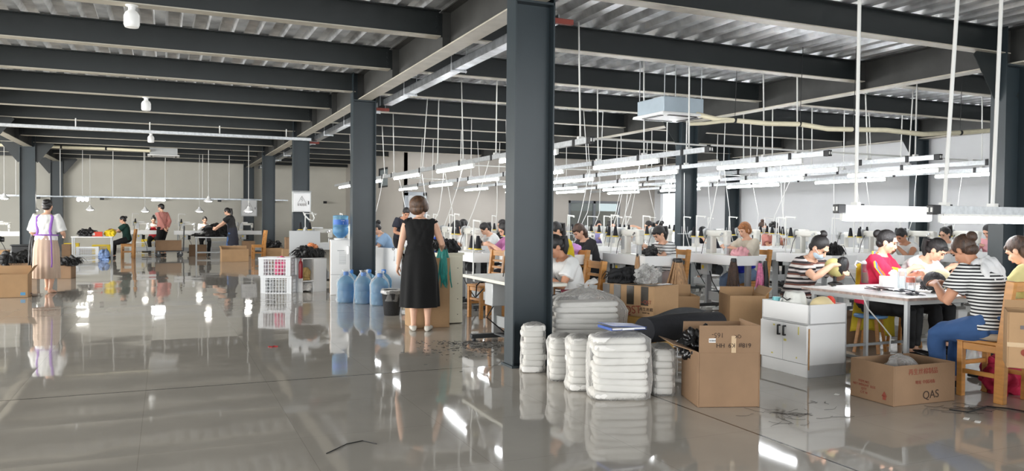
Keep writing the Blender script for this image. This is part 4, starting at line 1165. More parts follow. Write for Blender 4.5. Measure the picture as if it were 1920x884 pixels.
# --- open carton with stamped print before the finishing table
A=F(1675,764); B=F(1790,752); Cc=F(1590,742)
w=(B-A).length; d=(Cc-A).length; rz=math.atan2(B.y-A.y,B.x-A.x); h=.30
c=A+rotz(rz)@Vector((w/2,d/2,0))
t=carton('low open carton with faded red print on the floor before the finishing table',(c.x,c.y,0),rz,w,d,h,None,M['carton2'])
text_on(t,'QAS',.085,.06,-d/2-.002,.065,'f',M['ink'],roll=2)
text_on(t,'再生丝棉制品',.05,-.02,-d/2-.002,.245,'f',M['redink'])
text_on(t,'地址 中国河南',.032,.0,-d/2-.002,.165,'f',M['redink'])
for i,s_ in enumerate(('ITEM NO.','NET WEIGHT  KGS','QTY','C/T N')): text_on(t,s_,.026,-w/2-.002,.07,.135-.028*i,'l',M['redink'])
mb=MB(); mb.add([(-w/2-.002,-.10,.06),(-w/2-.002,-.15,.06),(-w/2-.002,-.125,.10)],[(0,1,2)]); mb.box((-w/2-.0015,-.125,.05),(.001,.03,.03)); mb.build('printing',M['redink'],t,smooth=False)
q=c+rotz(rz)@Vector((.06,.03,0)); lump('plastic_scrap','crumpled clear film inside the low open carton','plastic film',(q.x,q.y,.0),(.16,.12,.26),M['bag'],5,amp=.4)
# --- right edge carton on a dark crate
c=Vector((5.72,3.50,0))
p=at_depth(1887,690,5.35)
t=thing('storage_crate','black crate under the carton at the right edge','crate',(p.x+.36,p.y-.26,0),R_(-52))
mb=MB(); mb.box((0,0,.18),(.40,.34,.36),taper=1.06,skip=('t',)); mb.build('crate_body',M['black'],t,bevel=.008)
MB().box((0,0,.362),(.44,.38,.02)).build('crate_rim',M['black'],t,bevel=.006)
rz=R_(-52)
zc=max(.275,p.z); cc=Vector((p.x,p.y,zc))+rotz(rz)@Vector((.22,.17,0))
t=carton('carton with red apple stamp and grey label at the right edge',(cc.x,cc.y,zc),rz,.44,.34,.38,{'b':(.06,30)},M['carton'])
gi=MB()
for bx,bz,bw in((-.13,.28,.03),(.02,.275,.16),(.01,.235,.13)): gi.box((bx,-.1715,bz),(bw,.002,.026))
gi.build('grey_label',mat('grey_ink',(110,104,104),.8),t,smooth=False)
mb=MB()
for dx,dz,r in((-.016,0,.024),(.016,0,.024),(0,-.008,.026)): mb.lathe([(r,-.001),(r,.001)],(-.10+dx,-.172,.11+dz),16,R=Matrix.Rotation(R_(90),3,'X'))
mb.bar((-.10,-.172,.13),(-.09,-.172,.155),.006,.002); mb.build('fruit_stamp',M['redink'],t,smooth=False)
text_on(t,'● ● ●',.02,-.08,-.172,.05,'f',M['ink'])
mb=MB(); mb.box((0,-.1715,.16),(.44,.002,.03)); mb.build('tape',M['tape'],t,smooth=False)
# --- white double-door cabinet
P0=F(1515,710); P1=F(1586,703); P2=F(1427,688)
W=(P2-P0).length; D=(P1-P0).length; H=.635
t=thing('storage_cabinet','white two-door floor cabinet with black handles before the finishing table','cabinet',(P0.x,P0.y,0),math.atan2(P1.y-P0.y,P1.x-P0.x))
# local x: depth along the front edge, y: along the doors
T=.018; m=M['white']
mb=MB(); mb.box((D/2,T/2,H/2),(D,T,H)); mb.box((D/2,W-T/2,H/2),(D,T,H)); mb.box((D-T/2,W/2,H/2),(T,W,H)); mb.box((T/2,W/2,H-.09),(T,W,.18)); mb.box((D/2,W/2,.055),(D,W,.11)); mb.box((D/2,W/2,H-.17),(D,W,T)); mb.build('cabinet_body',m,t,smooth=False,bevel=.002)
for k in range(2):
    y0=W*(.01+.495*k); dd=MB().box((-.009,y0+W*.2425,.285),(.018,W*.485,.335)).build('door',m,t,bevel=.002)
    yy=W*.5+(-.035,.035)[k]
    hb=MB(); hb.bar((-.045,yy,.34),(-.045,yy,.43),.014,.014); hb.bar((-.018,yy,.345),(-.047,yy,.345),.014,.014); hb.bar((-.018,yy,.425),(-.047,yy,.425),.014,.014); hb.build('handle',M['black'],dd,bevel=.003)
mb=MB()
for y,z,a,b in((.10,.40,.012,.07),(.26,.30,.03,.02),(.40,.42,.02,.015),(.12,.16,.012,.015),(.42,.16,.02,.012)): mb.box((-.019,W*y/.58,z),(.002,a,b))
mb.build('tape_scrap',mat('yellow_tape',(226,214,120),.6),t,smooth=False)
MB().box((.003,-.002,.25),(.012,.006,.36)).build('worn_edge',mat('bare_chipboard',(180,140,96),.9,0,.2,30,.5,80),t,smooth=False)
base=Vector((P0.x,P0.y,0)); RR=rotz(math.atan2(P1.y-P0.y,P1.x-P0.x)); zin=H-.16
def inc(x,y,z=0): q=base+RR@Vector((x,y,0)); return (q.x,q.y,zin+z)
t=thing('thermos_cup','turquoise cup with smiling mark standing on the white cabinet','cup',inc(.10,W*.86))
MB().lathe([(.036,0),(.040,.01),(.040,.17),(.036,.185),(.0,.188)],n=20,cap=False).build('cup_body',mat('turquoise_enamel',(112,190,196),.35),t)
mb=MB(); mb.tube([(-.03,-.028,.125),(-.036,-.02,.115),(-.039,-.008,.113),(-.0395,.004,.117),(-.038,.012,.127)],.004,6); mb.build('smile_mark',M['black'],t)
t=thing('tote_bag','white drawstring bag with black lace in the cabinet top','bag',inc(.16,W*.58))
me=baked(MB().loft([((0,0,.0),X3,Vector((0,1,0)),.09,.12),((0,0,.10),X3,Vector((0,1,0)),.10,.13),((.01,0,.2),X3,Vector((0,1,0)),.085,.11),((.0,0,.245),X3,Vector((0,1,0)),.06,.10)],n=20),.01,3,(.012,30,3)); mkobj('bag_body',me,cloth('white_canvas',(226,226,220)),t,True,180)
MB().tube([(-.10,-.05,.19),(-.09,.0,.17),(-.095,.05,.195),(-.06,.07,.24)],.005,6).build('lace',M['black'],t)
t=thing('wig_block','cream wig block with orange net lying in the cabinet top','wig block',inc(.27,W*.20),R_(60))
MB().ell((0,0,.12),(.08,.11,.10),nu=20,nv=14).build('block',mat('cream_foam',(224,206,160),.6),t)
mb=MB(); mb.ell((.02,-.06,.12),(.068,.06,.098),nu=18,nv=12); mkobj('net_band',baked(mb,.009,2,(.014,40,2)),mat('orange_net',(232,70,48),.7),t,True,180)
tag(MB().tube([Vector(inc(.06,W*.80)),Vector(inc(.08,W*.72,.18)),Vector(inc(.12,W*.66,.17)),Vector(inc(.14,W*.62,.05))],.008,8).build('white_cable',M['conduit']),'white cable arching out of the cabinet top','cable')
# --- stacks of paper-wrapped packets under clear film
M['packet']=mat('white_packet_paper',(234,231,226),.8,0,.05,10,.2,25)
def packets(label,c,rz,n,w=.30,d=.26,h=.052,jit=.018,lab2='stack'):
    tops=0
    for k in range(n):
        t=MB()
        rs=random.Random(hash((label,k))%9999 if False else k*31+n)
        wv,dv=w*rs.uniform(.93,1.03),d*rs.uniform(.93,1.03); tx,ty=rs.uniform(-.03,.03),rs.uniform(-.03,.03)
        t.loft([((0,0,zz*h),Vector((1,0,tx)),Vector((0,1,ty)),wv/2*kk,dv/2*kk) for zz,kk in ((0,.90),(.06,.965),(.22,.998),(.5,1.01),(.75,.995),(.93,.96),(.99,.90),(1.0,.5))],n=48,ex=6,fn=lambda u,a:1+.010*math.sin(7*a+k*2)+.008*math.sin(13*a-9*u+k))
        o=t.build('paper_packet',M['packet'],None,True,50,loc=(c[0]+rs.uniform(-jit,jit),c[1]+rs.uniform(-jit,jit)*.7,.004+k*h+(c[2] if len(c)>2 else 0)),rz=rz+rs.uniform(-.09,.09))
        word=['bottom','second','third','fourth','fifth','sixth','seventh','eighth','ninth','tenth'][k] if k<n-1 else 'top'
        tag(o,'white paper packet, %s in the bagged stack %s'%(word,label),'packet','paper packets in the bagged stacks')
def bagover(label,c,rz,w,d,h,knot=False,seed=0,group='clear bags over the packet stacks',lean=0):
    t=thing('plastic_bag',label,'bag',(c[0],c[1],0),rz,group)
    rs=random.Random(seed); rings=[]
    x,y=X3,Vector((0,1,0))
    for z,k in((.0,1.02),(.05,1.05),(h*.3,1.06),(h*.6,1.05),(h*.85,1.07),(h*.97,1.0),(h*1.04,.7),(h*1.07,.3)): rings.append(((lean*z,0,z),x,y,w/2*k,d/2*k))
    if knot: rings=rings[:5]+[((lean*z,0,z),x,y,w/2*k,d/2*k) for z,k in((h*1.0,.98),(h*1.09,.80),(h*1.17,.48),(h*1.22,.18),(h*1.25,.08))]
    mb=MB().loft(rings,n=72,ex=4.5,fn=lambda u,a:1+.022*math.sin(9*a+6*u+seed)+.016*math.sin(17*a-11*u)+.02*math.sin(23*u+3*a))
    me=mb.mesh('f'); jitter(me,.012,26,seed); jitter(me,.006,60,seed+9)
    co_=np.empty(len(me.vertices)*3); me.vertices.foreach_get('co',co_); co_=co_.reshape(-1,3); co_[:,2]=np.maximum(co_[:,2],.002); me.vertices.foreach_set('co',co_.ravel())
    mkobj('bag_film',me,M['bag'],t,True,180)
    if knot:
        k=MB(); k.tube([(0,0,h*1.21),(.0,.0,h*1.27),(.03,-.02,h*1.32),(.07,-.05,h*1.345),(.11,-.06,h*1.33)],[.02,.024,.032,.040,.020],12,ell=.5); k.ell((0,0,h*1.23),(.034,.034,.024)); k.tube([(0,0,h*1.24),(-.05,.03,h*1.27),(-.08,.05,h*1.26)],[.02,.025,.012],10,ell=.5)
        mkobj('bag_knot',baked(k,.006,2,(.006,60,4)),film('milky_film',op=.6,rough=.3,bump=.5,bs=20),t,True,180)
    return t
# places from where each stack meets the floor
def stack(pxL,pxR,yb,label,n,knot=False,seed=0,d=None,z0=0,extra=0,bag=True):
    a=F(pxL,yb); b=F(pxR,yb); w=(b-a).length; rz=math.atan2(b.y-a.y,b.x-a.x); d=d or w*.82
    c=(a+b)/2+rotz(rz)@Vector((0,d/2,0))
    packets(label,(c.x,c.y,z0),rz,n,w*.94,d*.94)
    if bag: bagover('clear bag wrapped round the packet stack '+label,(c.x,c.y),rz,w,d,n*.052+extra,knot,seed)
    return c,rz,w,d
stack(978,1022,700,'against the foot of the big post',8,False,1)
c1=stack(1030,1082,716,'left of the blue folder stack, behind',7,False,2,d=.24)
stack(1066,1110,735,'pressed left against the front stack',8,False,3,d=.26)
c4=stack(1110,1222,752,'under the blue folder',9,False,4,d=.30)
stack(1226,1268,744,'touching the tall carton',7,False,5,d=.3)
# the big knotted bag behind them
a=F(1034,684); b=F(1174,680); w=(b-a).length; rz=math.atan2(b.y-a.y,b.x-a.x); c=(a+b)/2+rotz(rz)@Vector((0,.16,0))
packets('inside the big knotted bag',(c.x,c.y),rz,11,w*.86,.29)
bagover('big clear bag with a knotted top, tallest of the bagged stacks',(c.x,c.y),rz,w*1.0,.35,.575,True,7)
# blue folder
cc,rz,w,d=c4
t=thing('document_folder','blue document folder lying on the front bagged stack','folder',(cc.x+.02,cc.y-.01,9*.052*1.08+.012),rz+R_(18))
fm=mat('blue_folder_cover',(58,92,170),.3)
mb=MB(); mb.box((0,0,.012),(.30,.23,.004)); mb.box((0,0,.036),(.30,.23,.004),R=Matrix.Rotation(R_(4),3,'Y')); mb.box((-.15,0,.02),(.005,.23,.022)); mb.build('cover',fm,t,smooth=False,bevel=.002)
MB().box((.0,0,.02),(.28,.215,.012)).build('paper_sheets',M['packet'],t,smooth=False)
MB().box((-.01,-.1165,.019),(.10,.003,.012)).build('label_strip',M['white'],t,smooth=False)
# fire extinguisher cabinet corner at the big post's foot: red box
tag(MB().box((3.02,6.50,.19),(.06,.05,.38)).build('fire_extinguisher_box',mat('dark_red_paint',(120,20,28),.4),None,bevel=.008),'dark red box tucked behind the bags at the foot of the big post','box')
# --- stacked cartons with black tape
P=F(1226,640); 
zl=.30
a=at_depth(1226,598,7.55); b=at_depth(1128,590,8.0)
rz=math.atan2(a.y-b.y,a.x-b.x); w=.62; d=.42
c=Vector((a.x,a.y,0))-rotz(rz)@Vector((w/2,-d/2,0))
carton('plain yellowish carton under the black-taped carton',(c.x,c.y,0),rz,w*.9,d*.9,a.z-.01,None,mat('yellow_cardboard',(196,154,84),.8,0,.08,4),True,group='stacked cartons behind the bags')
hh=at_depth(1226,540,7.55).z-a.z
t=carton('black-taped carton with red script print stacked behind the knotted bag',(c.x,c.y,a.z),rz,w,d,hh,None,M['carton'],True,group='stacked cartons behind the bags',tape=False)
mb=MB()
for x in(-.27,-.13,.03,.20): mb.box((x,-d/2-.0015,hh*.70),(.085,.003,hh*.62)); mb.box((x,0,hh+.0095),(.085,d,.003))
mb.build('black_tape',M['btape'],t,smooth=False)
text_on(t,"'QST",.11,.05,-d/2-.004,hh*.20,'f',M['redink'],roll=6); text_on(t,'再生丝棉',.04,.22,-d/2-.004,hh*.26,'f',M['ink']); text_on(t,'BABY 8#',.022,.22,-d/2-.004,hh*.15,'f',M['ink']); text_on(t,'~QST',.05,.22,-d/2-.004,hh*.50,'f',M['redink'])
q=c+rotz(rz)@Vector((-.22,.02,0)); pile_hair('black cloth and straps heaped on the black-taped carton',(q.x,q.y,a.z+hh+.01),(.22,.18,.10),21,mat('black_cloth',(30,30,32),.8),n=60,name='cloth_heap',cat='cloth')
q=c+rotz(rz)@Vector((.02,.05,0)); lump('plastic_scrap','white plastic bag lying on the black-taped carton','bag',(q.x,q.y,a.z+hh+.01),(.13,.11,.13),M['bag'],23,amp=.5)
# --- open carton with wig bundle above
a=at_depth(1226,598,8.6); b=at_depth(1312,598,8.6)
rz=math.atan2(b.y-a.y,b.x-a.x)+.02; w=(b-a).length; d=.40; c=(Vector((a.x,a.y,0))+Vector((b.x,b.y,0)))/2+rotz(rz)@Vector((0,d/2,0)); hc_=at_depth(1270,556,8.6).z
carton('wide open carton catching the hanging wig bundle',(c.x,c.y,0),rz,w,d,hc_,{'b':(.1,10)},M['carton'])
# hanging hair bundle at the table end
def hank(label,top,L,r,mt,seed,n=46,spread=1.6):
    rs=random.Random(seed); t=thing('hair_hank',label,'hair bundle',top,0)
    mb=MB()
    for k in range(n):
        a=rs.uniform(0,6.28); q=math.sqrt(rs.random())*r; x,y=q*math.cos(a),q*math.sin(a)*.7
        mb.tube([(x*.4,y*.4,0),(x*.8,y*.8,-L*.3),(x*spread*.8,y*spread*.8,-L*.65),(x*spread+rs.uniform(-.02,.02),y*spread,-L*rs.uniform(.88,1.0))],[.010,.014,.013,.004],6)
    mb.tube([(0,0,0),(0,0,-L*.3),(0,0,-L*.6),(0,0,-L*.85)],[r*.4,r*.75,r*spread*.72,r*spread*.5],14,ell=.7)
    mb.build('strands',mt,t)
    k=MB(); k.lathe([(r*.45,-.03),(r*.5,0),(r*.4,.03)],n=12); k.build('tie',M['black'],t)
    return t
M['blond']=mat('blond_fibre',(190,150,110),.5,0,.35,26,.7,90,stretch=(3,3,.3))
def H3(w,dx,dy,z): return Vector((STN[w][0]+dx,STN[w][1]+dy,z))
hank('long blond hair hank hanging off the table end of the thin striped tee',H3('of the striped tee beside the hanging wig bundle',.24,-.64,.80),.62,.14,M['blond'],3,60)
hank('short blond hair lock over the table edge of the thin striped tee',H3('of the striped tee beside the hanging wig bundle',-.285,-.42,.86),.35,.035,M['blond'],4,18)
hank('pink hair hank hanging below the table of the ginger haired worker',H3('of the ginger haired worker',.12,-.63,.76),.38,.045,mat('pink_fibre',(226,130,170),.5,0,.3,26,.6,90),5,24)
hank('black hair hank hanging beside the pink one below the ginger haired worker',H3('of the ginger haired worker',.21,-.64,.76),.44,.05,M['wig'],6,26)
# blue and brown cloth in the ginger worker's lap
lump('lap_cloth','royal blue cloth over the lap of the ginger haired worker','cloth',(*H3('of the ginger haired worker',.32,-.02,.58),),(.22,.20,.16),cloth('royal_blue',(30,44,170)),9)
hank('dark brown hair bundle hanging in front of the ginger haired worker',H3('of the ginger haired worker',-.30,-.56,.80),.42,.085,mat('brown_fibre',(72,52,40),.5,0,.35,26,.7,90),8,40,1.3)
# --- black fabric roll on a white crate
a=at_depth(1208,620,6.35); b=at_depth(1345,606,7.05)
t=thing('fabric_roll','thick black fabric roll with mesh bag lying behind the tall carton','fabric roll',(0,0,0))
mb=MB(); mb.tube([a,a.lerp(b,.3),a.lerp(b,.7),b],[.105,.11,.105,.10],24); mb.build('roll',mat('black_felt',(26,27,32),.9,0,.1,20,.3,60),t)
mm=mat('grey_mesh_cloth',(60,62,64),.7,0,.3,60,alpha=.75)
def fm_(u,v):
    p=a.lerp(b,.15+.7*u); return p+Vector((-.05+.16*v,.10*v,.105+.05*math.sin(u*3.1)*(1-abs(2*v-1))))
MB().grid(fm_,14,8).build('mesh_bag',mm,t,solid=.004)
def crate(label,loc,rz,w,d,h,mt=None,group='white plastic crates',name='plastic_crate',lattice=True,cat='crate'):
    mt=mt or M['mesh_plastic']; t=thing(name,label,cat,loc,rz,group)
    mb=MB(); mb.box((0,0,.006),(w*.96,d*.96,.012))
    rim=MB()
    for s in(-1,1): rim.box((0,s*(d/2-.008),h-.02),(w,.018,.04)); rim.box((s*(w/2-.008),0,h-.02),(.018,d,.04)); 
    rim.build('rim',mt,t,bevel=.004)
    for s in(-1,1):
        for ax,Lw in((0,w),(1,d)):
            n=max(3,int(Lw/.055))
            for k in range(n+1):
                u=-Lw/2+.01+(Lw-.02)*k/n
                c=(u,s*(d/2-.008),h/2) if ax==0 else (s*(w/2-.008),u,h/2)
                mb.box(c,(.010,.008,h) if ax==0 else (.008,.010,h))
            for j in range(1,5):
                z=h*j/5; c=(0,s*(d/2-.008),z) if ax==0 else (s*(w/2-.008),0,z)
                mb.box(c,(Lw,.008,.009) if ax==0 else (.008,Lw,.009))
            for e in(-1,1):
                c=(e*(Lw/2-.05),s*(d/2-.009),h/2) if ax==0 else (s*(w/2-.009),e*(Lw/2-.05),h/2)
                mb.box(c,(.09,.006,h*.96) if ax==0 else (.006,.09,h*.96))
    mb.build('crate_body',mt,t,smooth=False)
    return t
c=at_depth(1276,592,8.0)
crate('white crate with bagged wigs behind the fabric roll',(c.x,c.y,0),R_(-35),.52,.36,.26)
for k,(dx,dy) in enumerate(((-.10,.03),(.10,-.03))):
    lump('bagged_wig','bagged dark wig, %s one in the white crate behind the roll'%('left','right')[k],'wig',(c.x+dx,c.y+dy,.17),(.12,.11,.16),M['wig'] if k==0 else mat('brown_wig',(110,88,80),.5,0,.3,20),31+k)
lump('plastic_scrap','crumpled clear plastic on top of the bagged wigs','bag',(c.x+.02,c.y,.30),(.17,.13,.09),M['bag'],34,amp=.5)
# --- open carton behind the cabinet
a=at_depth(1368,612,7.9); b=at_depth(1436,607,7.9); a.z=b.z=0
rz=math.atan2(b.y-a.y,b.x-a.x); w=(b-a).length; d=.42; c=(a+b)/2+rotz(rz)@Vector((0,d/2,0)); hh=at_depth(1400,555,7.9).z
t=carton('open carton with small red print behind the white cabinet',(c.x,c.y,0),rz,w,d,hh,{'b':(.06,-10),'r':(.1,40)},M['carton'])
for i,s_ in enumerate(('ITEM NO.','NET WEIGHT','G.W.  KGS','C/T N.')): text_on(t,s_,.026,-.06,-d/2-.002,.13-.03*i,'f',M['redink'])
lump('cloth_bag','pale grey cloth bag leaning between the tall carton and the cabinet','bag',tuple(Vector((F(1402,640).x,F(1402,640).y,0))),(.17,.15,.33),cloth('pale_cloth',(206,206,200)),41,amp=.4)
c=F(1398,655); carton('small open carton peeking above the tall carton',(c.x+.05,c.y+.02,0),R_(-30),.22,.16,.40,None,M['carton2']) if False else None
# --- finishing table
tx0,tx1,ty0,ty1,tz=5.66,8.6,4.66,5.86,.73
t=thing('finishing_table','long white hand-finishing table with worn edges in the right foreground','table',(tx0,ty0,0))
MB().box(((tx1-tx0)/2,(ty1-ty0)/2,tz-.012),(tx1-tx0,ty1-ty0,.024)).build('tabletop',M['white'],t,bevel=.003)
mb=MB(); Lx,Ly=tx1-tx0,ty1-ty0
mb.box((Lx/2,-.002,tz-.014),(Lx,.004,.022)); mb.box((-.002,Ly/2,tz-.014),(.004,Ly,.022)); mb.build('edge_strip',mat('chipped_edge',(176,156,146),.7,0,.35,18,.3,60),t,smooth=False)
for x,y in((.06,.06),(Lx-.06,.06),(.06,Ly-.10),(Lx-.06,Ly-.06),(1.55,.06),(.75,Ly-.10)):
    MB().box((x,y,(tz-.024)/2),(.035,.035,tz-.024)).build('leg',M['lgrey'],t,bevel=.003)
mb=MB(); mb.box((Lx/2,.06,tz-.045),(Lx-.1,.03,.04)); mb.box((Lx/2,Ly-.08,tz-.045),(Lx-.1,.03,.04)); mb.box((.06,Ly/2,tz-.045),(.03,Ly-.16,.04)); mb.build('frame',M['lgrey'],t,smooth=False)
for y in(.06,Ly-.1): MB().box((Lx/2,y,.14),(Lx-.12,.025,.025)).build('stretcher',M['grey'],t,smooth=False)
MB().box((.06,Ly/2,.14),(.025,Ly-.16,.025)).build('stretcher',M['grey'],t,smooth=False)
gf='women at the finishing table'
# woman with the mask
def masker(i):
    HT,s,HR=i['HT'],i['s'],i['HR']; mb=MB()
    mb.ell(HT((0,.038,-.055)),(.061*s,.064*s,.052*s),HR,nu=22,nv=14); mb.build('face_mask',mat('pale_blue_mask',(190,208,222),.8),i['t'])
    for sd in(-1,1): MB().tube([HT((sd*.055,.06,-.03)),HT((sd*.082,.0,.0)),HT((sd*.084,-.02,-.02))],.0025,5).build('mask_loop',M['conduit'],i['t'])
    MB().ell(HT((.02,-.085,.125)),(.055,.022,.012),HR,nu=12,nv=6).build('hair_clip',M['white'],i['t'])
def hp_of(px,dep): p=at_depth(px,440,dep); return p.x,p.y
def sit_at(px,dep,rz,label,fwd,crown=None,**k):
    hx,hy=hp_of(px,dep); dv=rotz(rz)@Vector((0,1,0)); p=(hx-dv.x*fwd,hy-dv.y*fwd)
    i=person(label,p,rz,group=gf,at=(hx,hy),**k); p=i['pos']
    mz=i['HT']((0,-.02,.12)).z; w=Vector((p[0],p[1],0))+rotz(rz)@Vector((i['hc'].x,i['hc'].y,mz))
    print('CROWN %-28s y %.0f want %s x %.0f want %d pos %.2f %.2f'%(label[:28],project(w)[1],crown,project(w)[0],px,p[0],p[1]))
    return i,p
i,p=sit_at(1537,8.05,R_(195),'person in a face mask and banded cold-shoulder top working a wig at the table end',.30,441,top=M['st_multi'],sleeve='short',hair='topbun',hmat=M['hair'],lean=22,hp=40,hy=0,seat=.42,handR=(.06,.44,.93),handL=(-.13,.46,.86),vox=.0065,skin=M['skin'],bottom='shorts',shoes=M['c_beige'],seed=2,girth=1.12,face=True,extra=masker,elb=(.9,-.2,-.6))
ST=[(p,R_(195),'grey low stool under the masked woman')]
wp=Vector((p[0],p[1],0))+rotz(R_(195))@Vector((-.03,.42,.0))
t=thing('wig_on_block','cream wig block with black wig half in the hands of the masked woman','wig block',(wp.x,wp.y,.73),R_(40))
MB().ell((0,0,.17),(.08,.105,.09),Matrix.Rotation(R_(30),3,'X'),nu=20,nv=14).build('block',mat('olive_cream_foam',(206,196,130),.6),t)
MB().ell((.0,-.055,.185),(.078,.07,.10),Matrix.Rotation(R_(20),3,'X'),nu=24,nv=14,fn=lambda d:1+.03*math.sin(18*math.atan2(d.x,d.z))).build('hair_cap',M['wig'],t)
MB().lathe([(.07,0),(.07,.015),(.018,.03),(.018,.10)],n=16).build('clamp_stand',M['black'],t)
def redx(i):
    s=i['s']; sh={}
    for sd in(1,-1):
        S,El,T=i['joints'][sd]; ax=i['ring'](.435,1,1)[1]; up=(El-S)
        for k,cn in enumerate(((236,200,60),(80,120,200),(240,120,60))):
            off=ax*(sd*(.072))*s; f=i['ring'](.435,1,1)[2]*(k-1)*.016
            MB().tube([S-ax*sd*.05*s+Vector((0,0,.082*s))+f,S+Vector((0,0,.086*s))+f+ax*sd*.005,S+up*.3+ax*sd*.087*s+f,S+up*.8+ax*sd*.088*s+f],.012,6,ell=.4).build('shoulder_stripe',cloth('stripe_%d'%k,cn),i['t'])
    MB().ell(i['HT']((.082,-.0,-.04)),(.006,.006,.006),nu=8,nv=6).build('earring',M['chrome'],i['t'])
i,p=sit_at(1664,8.15,R_(205),'smiling person in a crimson tee with rainbow shoulder stripe at the finishing table',.26,431,top=M['c_red'],sleeve='elbow',hair='bun',lean=12,hp=18,hy=6,seat=.44,handR=(.04,.40,.90),handL=(-.12,.42,.84),vox=.0065,seed=4,extra=redx,girth=1.08,bmat=mat('black_track_trousers',(22,22,24),.7))
ST.append((p,R_(205),'blue topped stool under the woman in crimson'))
i,p=sit_at(1757,8.3,R_(190),'person in a plain white tee bending close over a wig beside the crimson tee',.34,446,top=M['c_white'],sleeve='short',hair='pony',lean=30,hp=40,hy=10,seat=.44,handR=(.06,.50,.90),handL=(-.10,.48,.86),vox=.0075,seed=3,girth=1.12)
ST.append((p,R_(190),'dark stool under the woman in the plain white tee'))
def hoodx(i):
    R=i['ring']; me=baked(MB().loft([R(.30,.05,.02),R(.36,.10,.05),R(.42,.13,.075),R(.465,.12,.075),R(.50,.085,.075),R(.53,.075,.07)],n=20) if False else MB().ell(R(.40,1,1)[0]-R(.40,1,1)[2]*.112,(.125,.030,.125),Matrix.Rotation(R_(-28),3,'X'),nu=20,nv=14).tube([R(.47,1,1)[0]+R(.47,1,1)[1]*(.10*math.cos(a))+R(.47,1,1)[2]*(.085*math.sin(a)) for a in [k*math.pi/6 for k in range(13)]],.030,10),.009,3,(.016,28,6)); mkobj('hood',me,M['c_hood'],i['t'],True,180)
i,p=sit_at(1808,6.34,R_(2),'person in a black and white striped hooded tee and jeans seated on a cushioned chair',.27,457,top=M['st_fine'],sleeve='short',hair='bun',hmat=M['hairb'],lean=23,hp=38,hy=0,seat=.47,handR=(.04,.46,.86),handL=(-.15,.40,.86),vox=.0065,skin=M['skin2'],bmat=M['c_jean'],seed=2,extra=hoodx,girth=1.1,elb=(.6,-.2,-1))
pS=p
chair(p[0]+.02,p[1]+.03,R_(2),'wooden chair with beige seat cushion under the striped hooded tee')
t=thing('seat_cushion','flat beige cushion on the chair of the striped hooded tee','cushion',(p[0]+.02,p[1]+.05,.46),R_(2))
mb=MB(); mb.loft([((0,0,.0),X3,Vector((0,1,0)),.16,.19),((0,0,.012),X3,Vector((0,1,0)),.195,.225),((0,0,.04),X3,Vector((0,1,0)),.20,.235),((0,0,.058),X3,Vector((0,1,0)),.185,.215),((0,0,.066),X3,Vector((0,1,0)),.12,.15)],n=28,ex=3); mb.build('cushion_cover',cloth('beige_velour',(176,160,140)),t,True,180)
i,p=sit_at(1910,6.75,R_(12),'person with wispy brown hair and pale yellow top cut off by the right edge',.25,450,top=M['c_paleyel'],sleeve='long',hair='loose',hmat=M['hairb'],lean=22,hp=34,seat=.45,handR=(.06,.42,.86),handL=(-.22,.44,.92),vox=.0075,seed=3)
chair(p[0],p[1],R_(12),'wooden chair of the pale yellow top at the right edge')
def stool(p,rz,label,mt):
    t=thing('stool',label,'stool',(p[0],p[1],0),rz,'stools at the finishing table')
    MB().lathe([(.15,0),(.165,.01),(.165,.03),(.15,.04)],(0,0,.36),24).build('seat',mt,t)
    for a in range(4):
        c,s=math.cos(R_(45+90*a)),math.sin(R_(45+90*a)); MB().bar((c*.17,s*.17,0),(c*.11,s*.11,.365),.03,.03).build('leg',M['wood'],t)
for k,(p,rz,l) in enumerate(ST): stool(p,rz,l,[M['grey'],mat('sky_blue_seat',(120,170,220),.5),M['darkgrey']][k])
# yellow cloth over the table edge, white cord
t=thing('draped_cloth','mustard yellow cloth hanging behind the masked woman by the table','cloth',(0,0,0))
a=at_depth(1606,505,8.3)
def yc(u,v): return Vector((a.x+.34*u+.03*math.sin(9*u+3*v),a.y-.26*u+.03*math.sin(14*u+2*v)+.05*v,a.z+.05-.72*v+.03*math.sin(5*u)))
MB().grid(yc,26,18).build('cloth_sheet',cloth('mustard_cloth',(214,190,52)),t,True,180,solid=.006)
a=onX(1617,552,5.655); a.z=.712
tag(MB().tube([a,a+Vector((.05,-.02,-.12)),a+Vector((.16,-.05,-.24)),a+Vector((.24,-.1,-.36)),a+Vector((.23,-.1,-.5))],.006,6).build('power_cord',M['conduit']),'white cord looping below the finishing table edge','cord')
# things on the finishing table
def on(px,py): 
    p=F(px,py,.73); return p
M['clear']=film('clear_jar_plastic',(230,234,236),.22,.05,(240,244,246),0)
p=on(1626,531)
t=thing('water_jug','clear lidded jug with handle on the finishing table','jug',(p.x,p.y,.73))
MB().lathe([(.055,0),(.058,.01),(.062,.19),(.058,.20)],n=24).build('jug_body',M['clear'],t); MB().lathe([(.05,.003),(.054,.11)],n=20).build('drink',film('pale_tea',(224,208,170),.5,.1,(236,224,190),0),t)
MB().lathe([(.064,.198),(.064,.215),(.05,.23),(.03,.235)],n=24).build('lid',M['white'],t); MB().tube([(-.05,.03,.205),(-.10,.05,.225),(-.12,.055,.19),(-.10,.05,.16)],.008,8).build('handle',M['white'],t)
p=on(1653,538); 
t=thing('tissue_box','white tissue box in front of the crimson tee','box',(p.x+.14,p.y-.02,.73),R_(-32)); MB().box((0,0,.05),(.24,.12,.10)).build('box_body',M['white'],t,bevel=.004); lump('tissue','','',(0,0,.10),(.04,.04,.05),M['packet'],3,parent=t)
MB().box((-.02,0,.101),(.10,.04,.003)).build('slot',M['lgrey'],t,smooth=False)
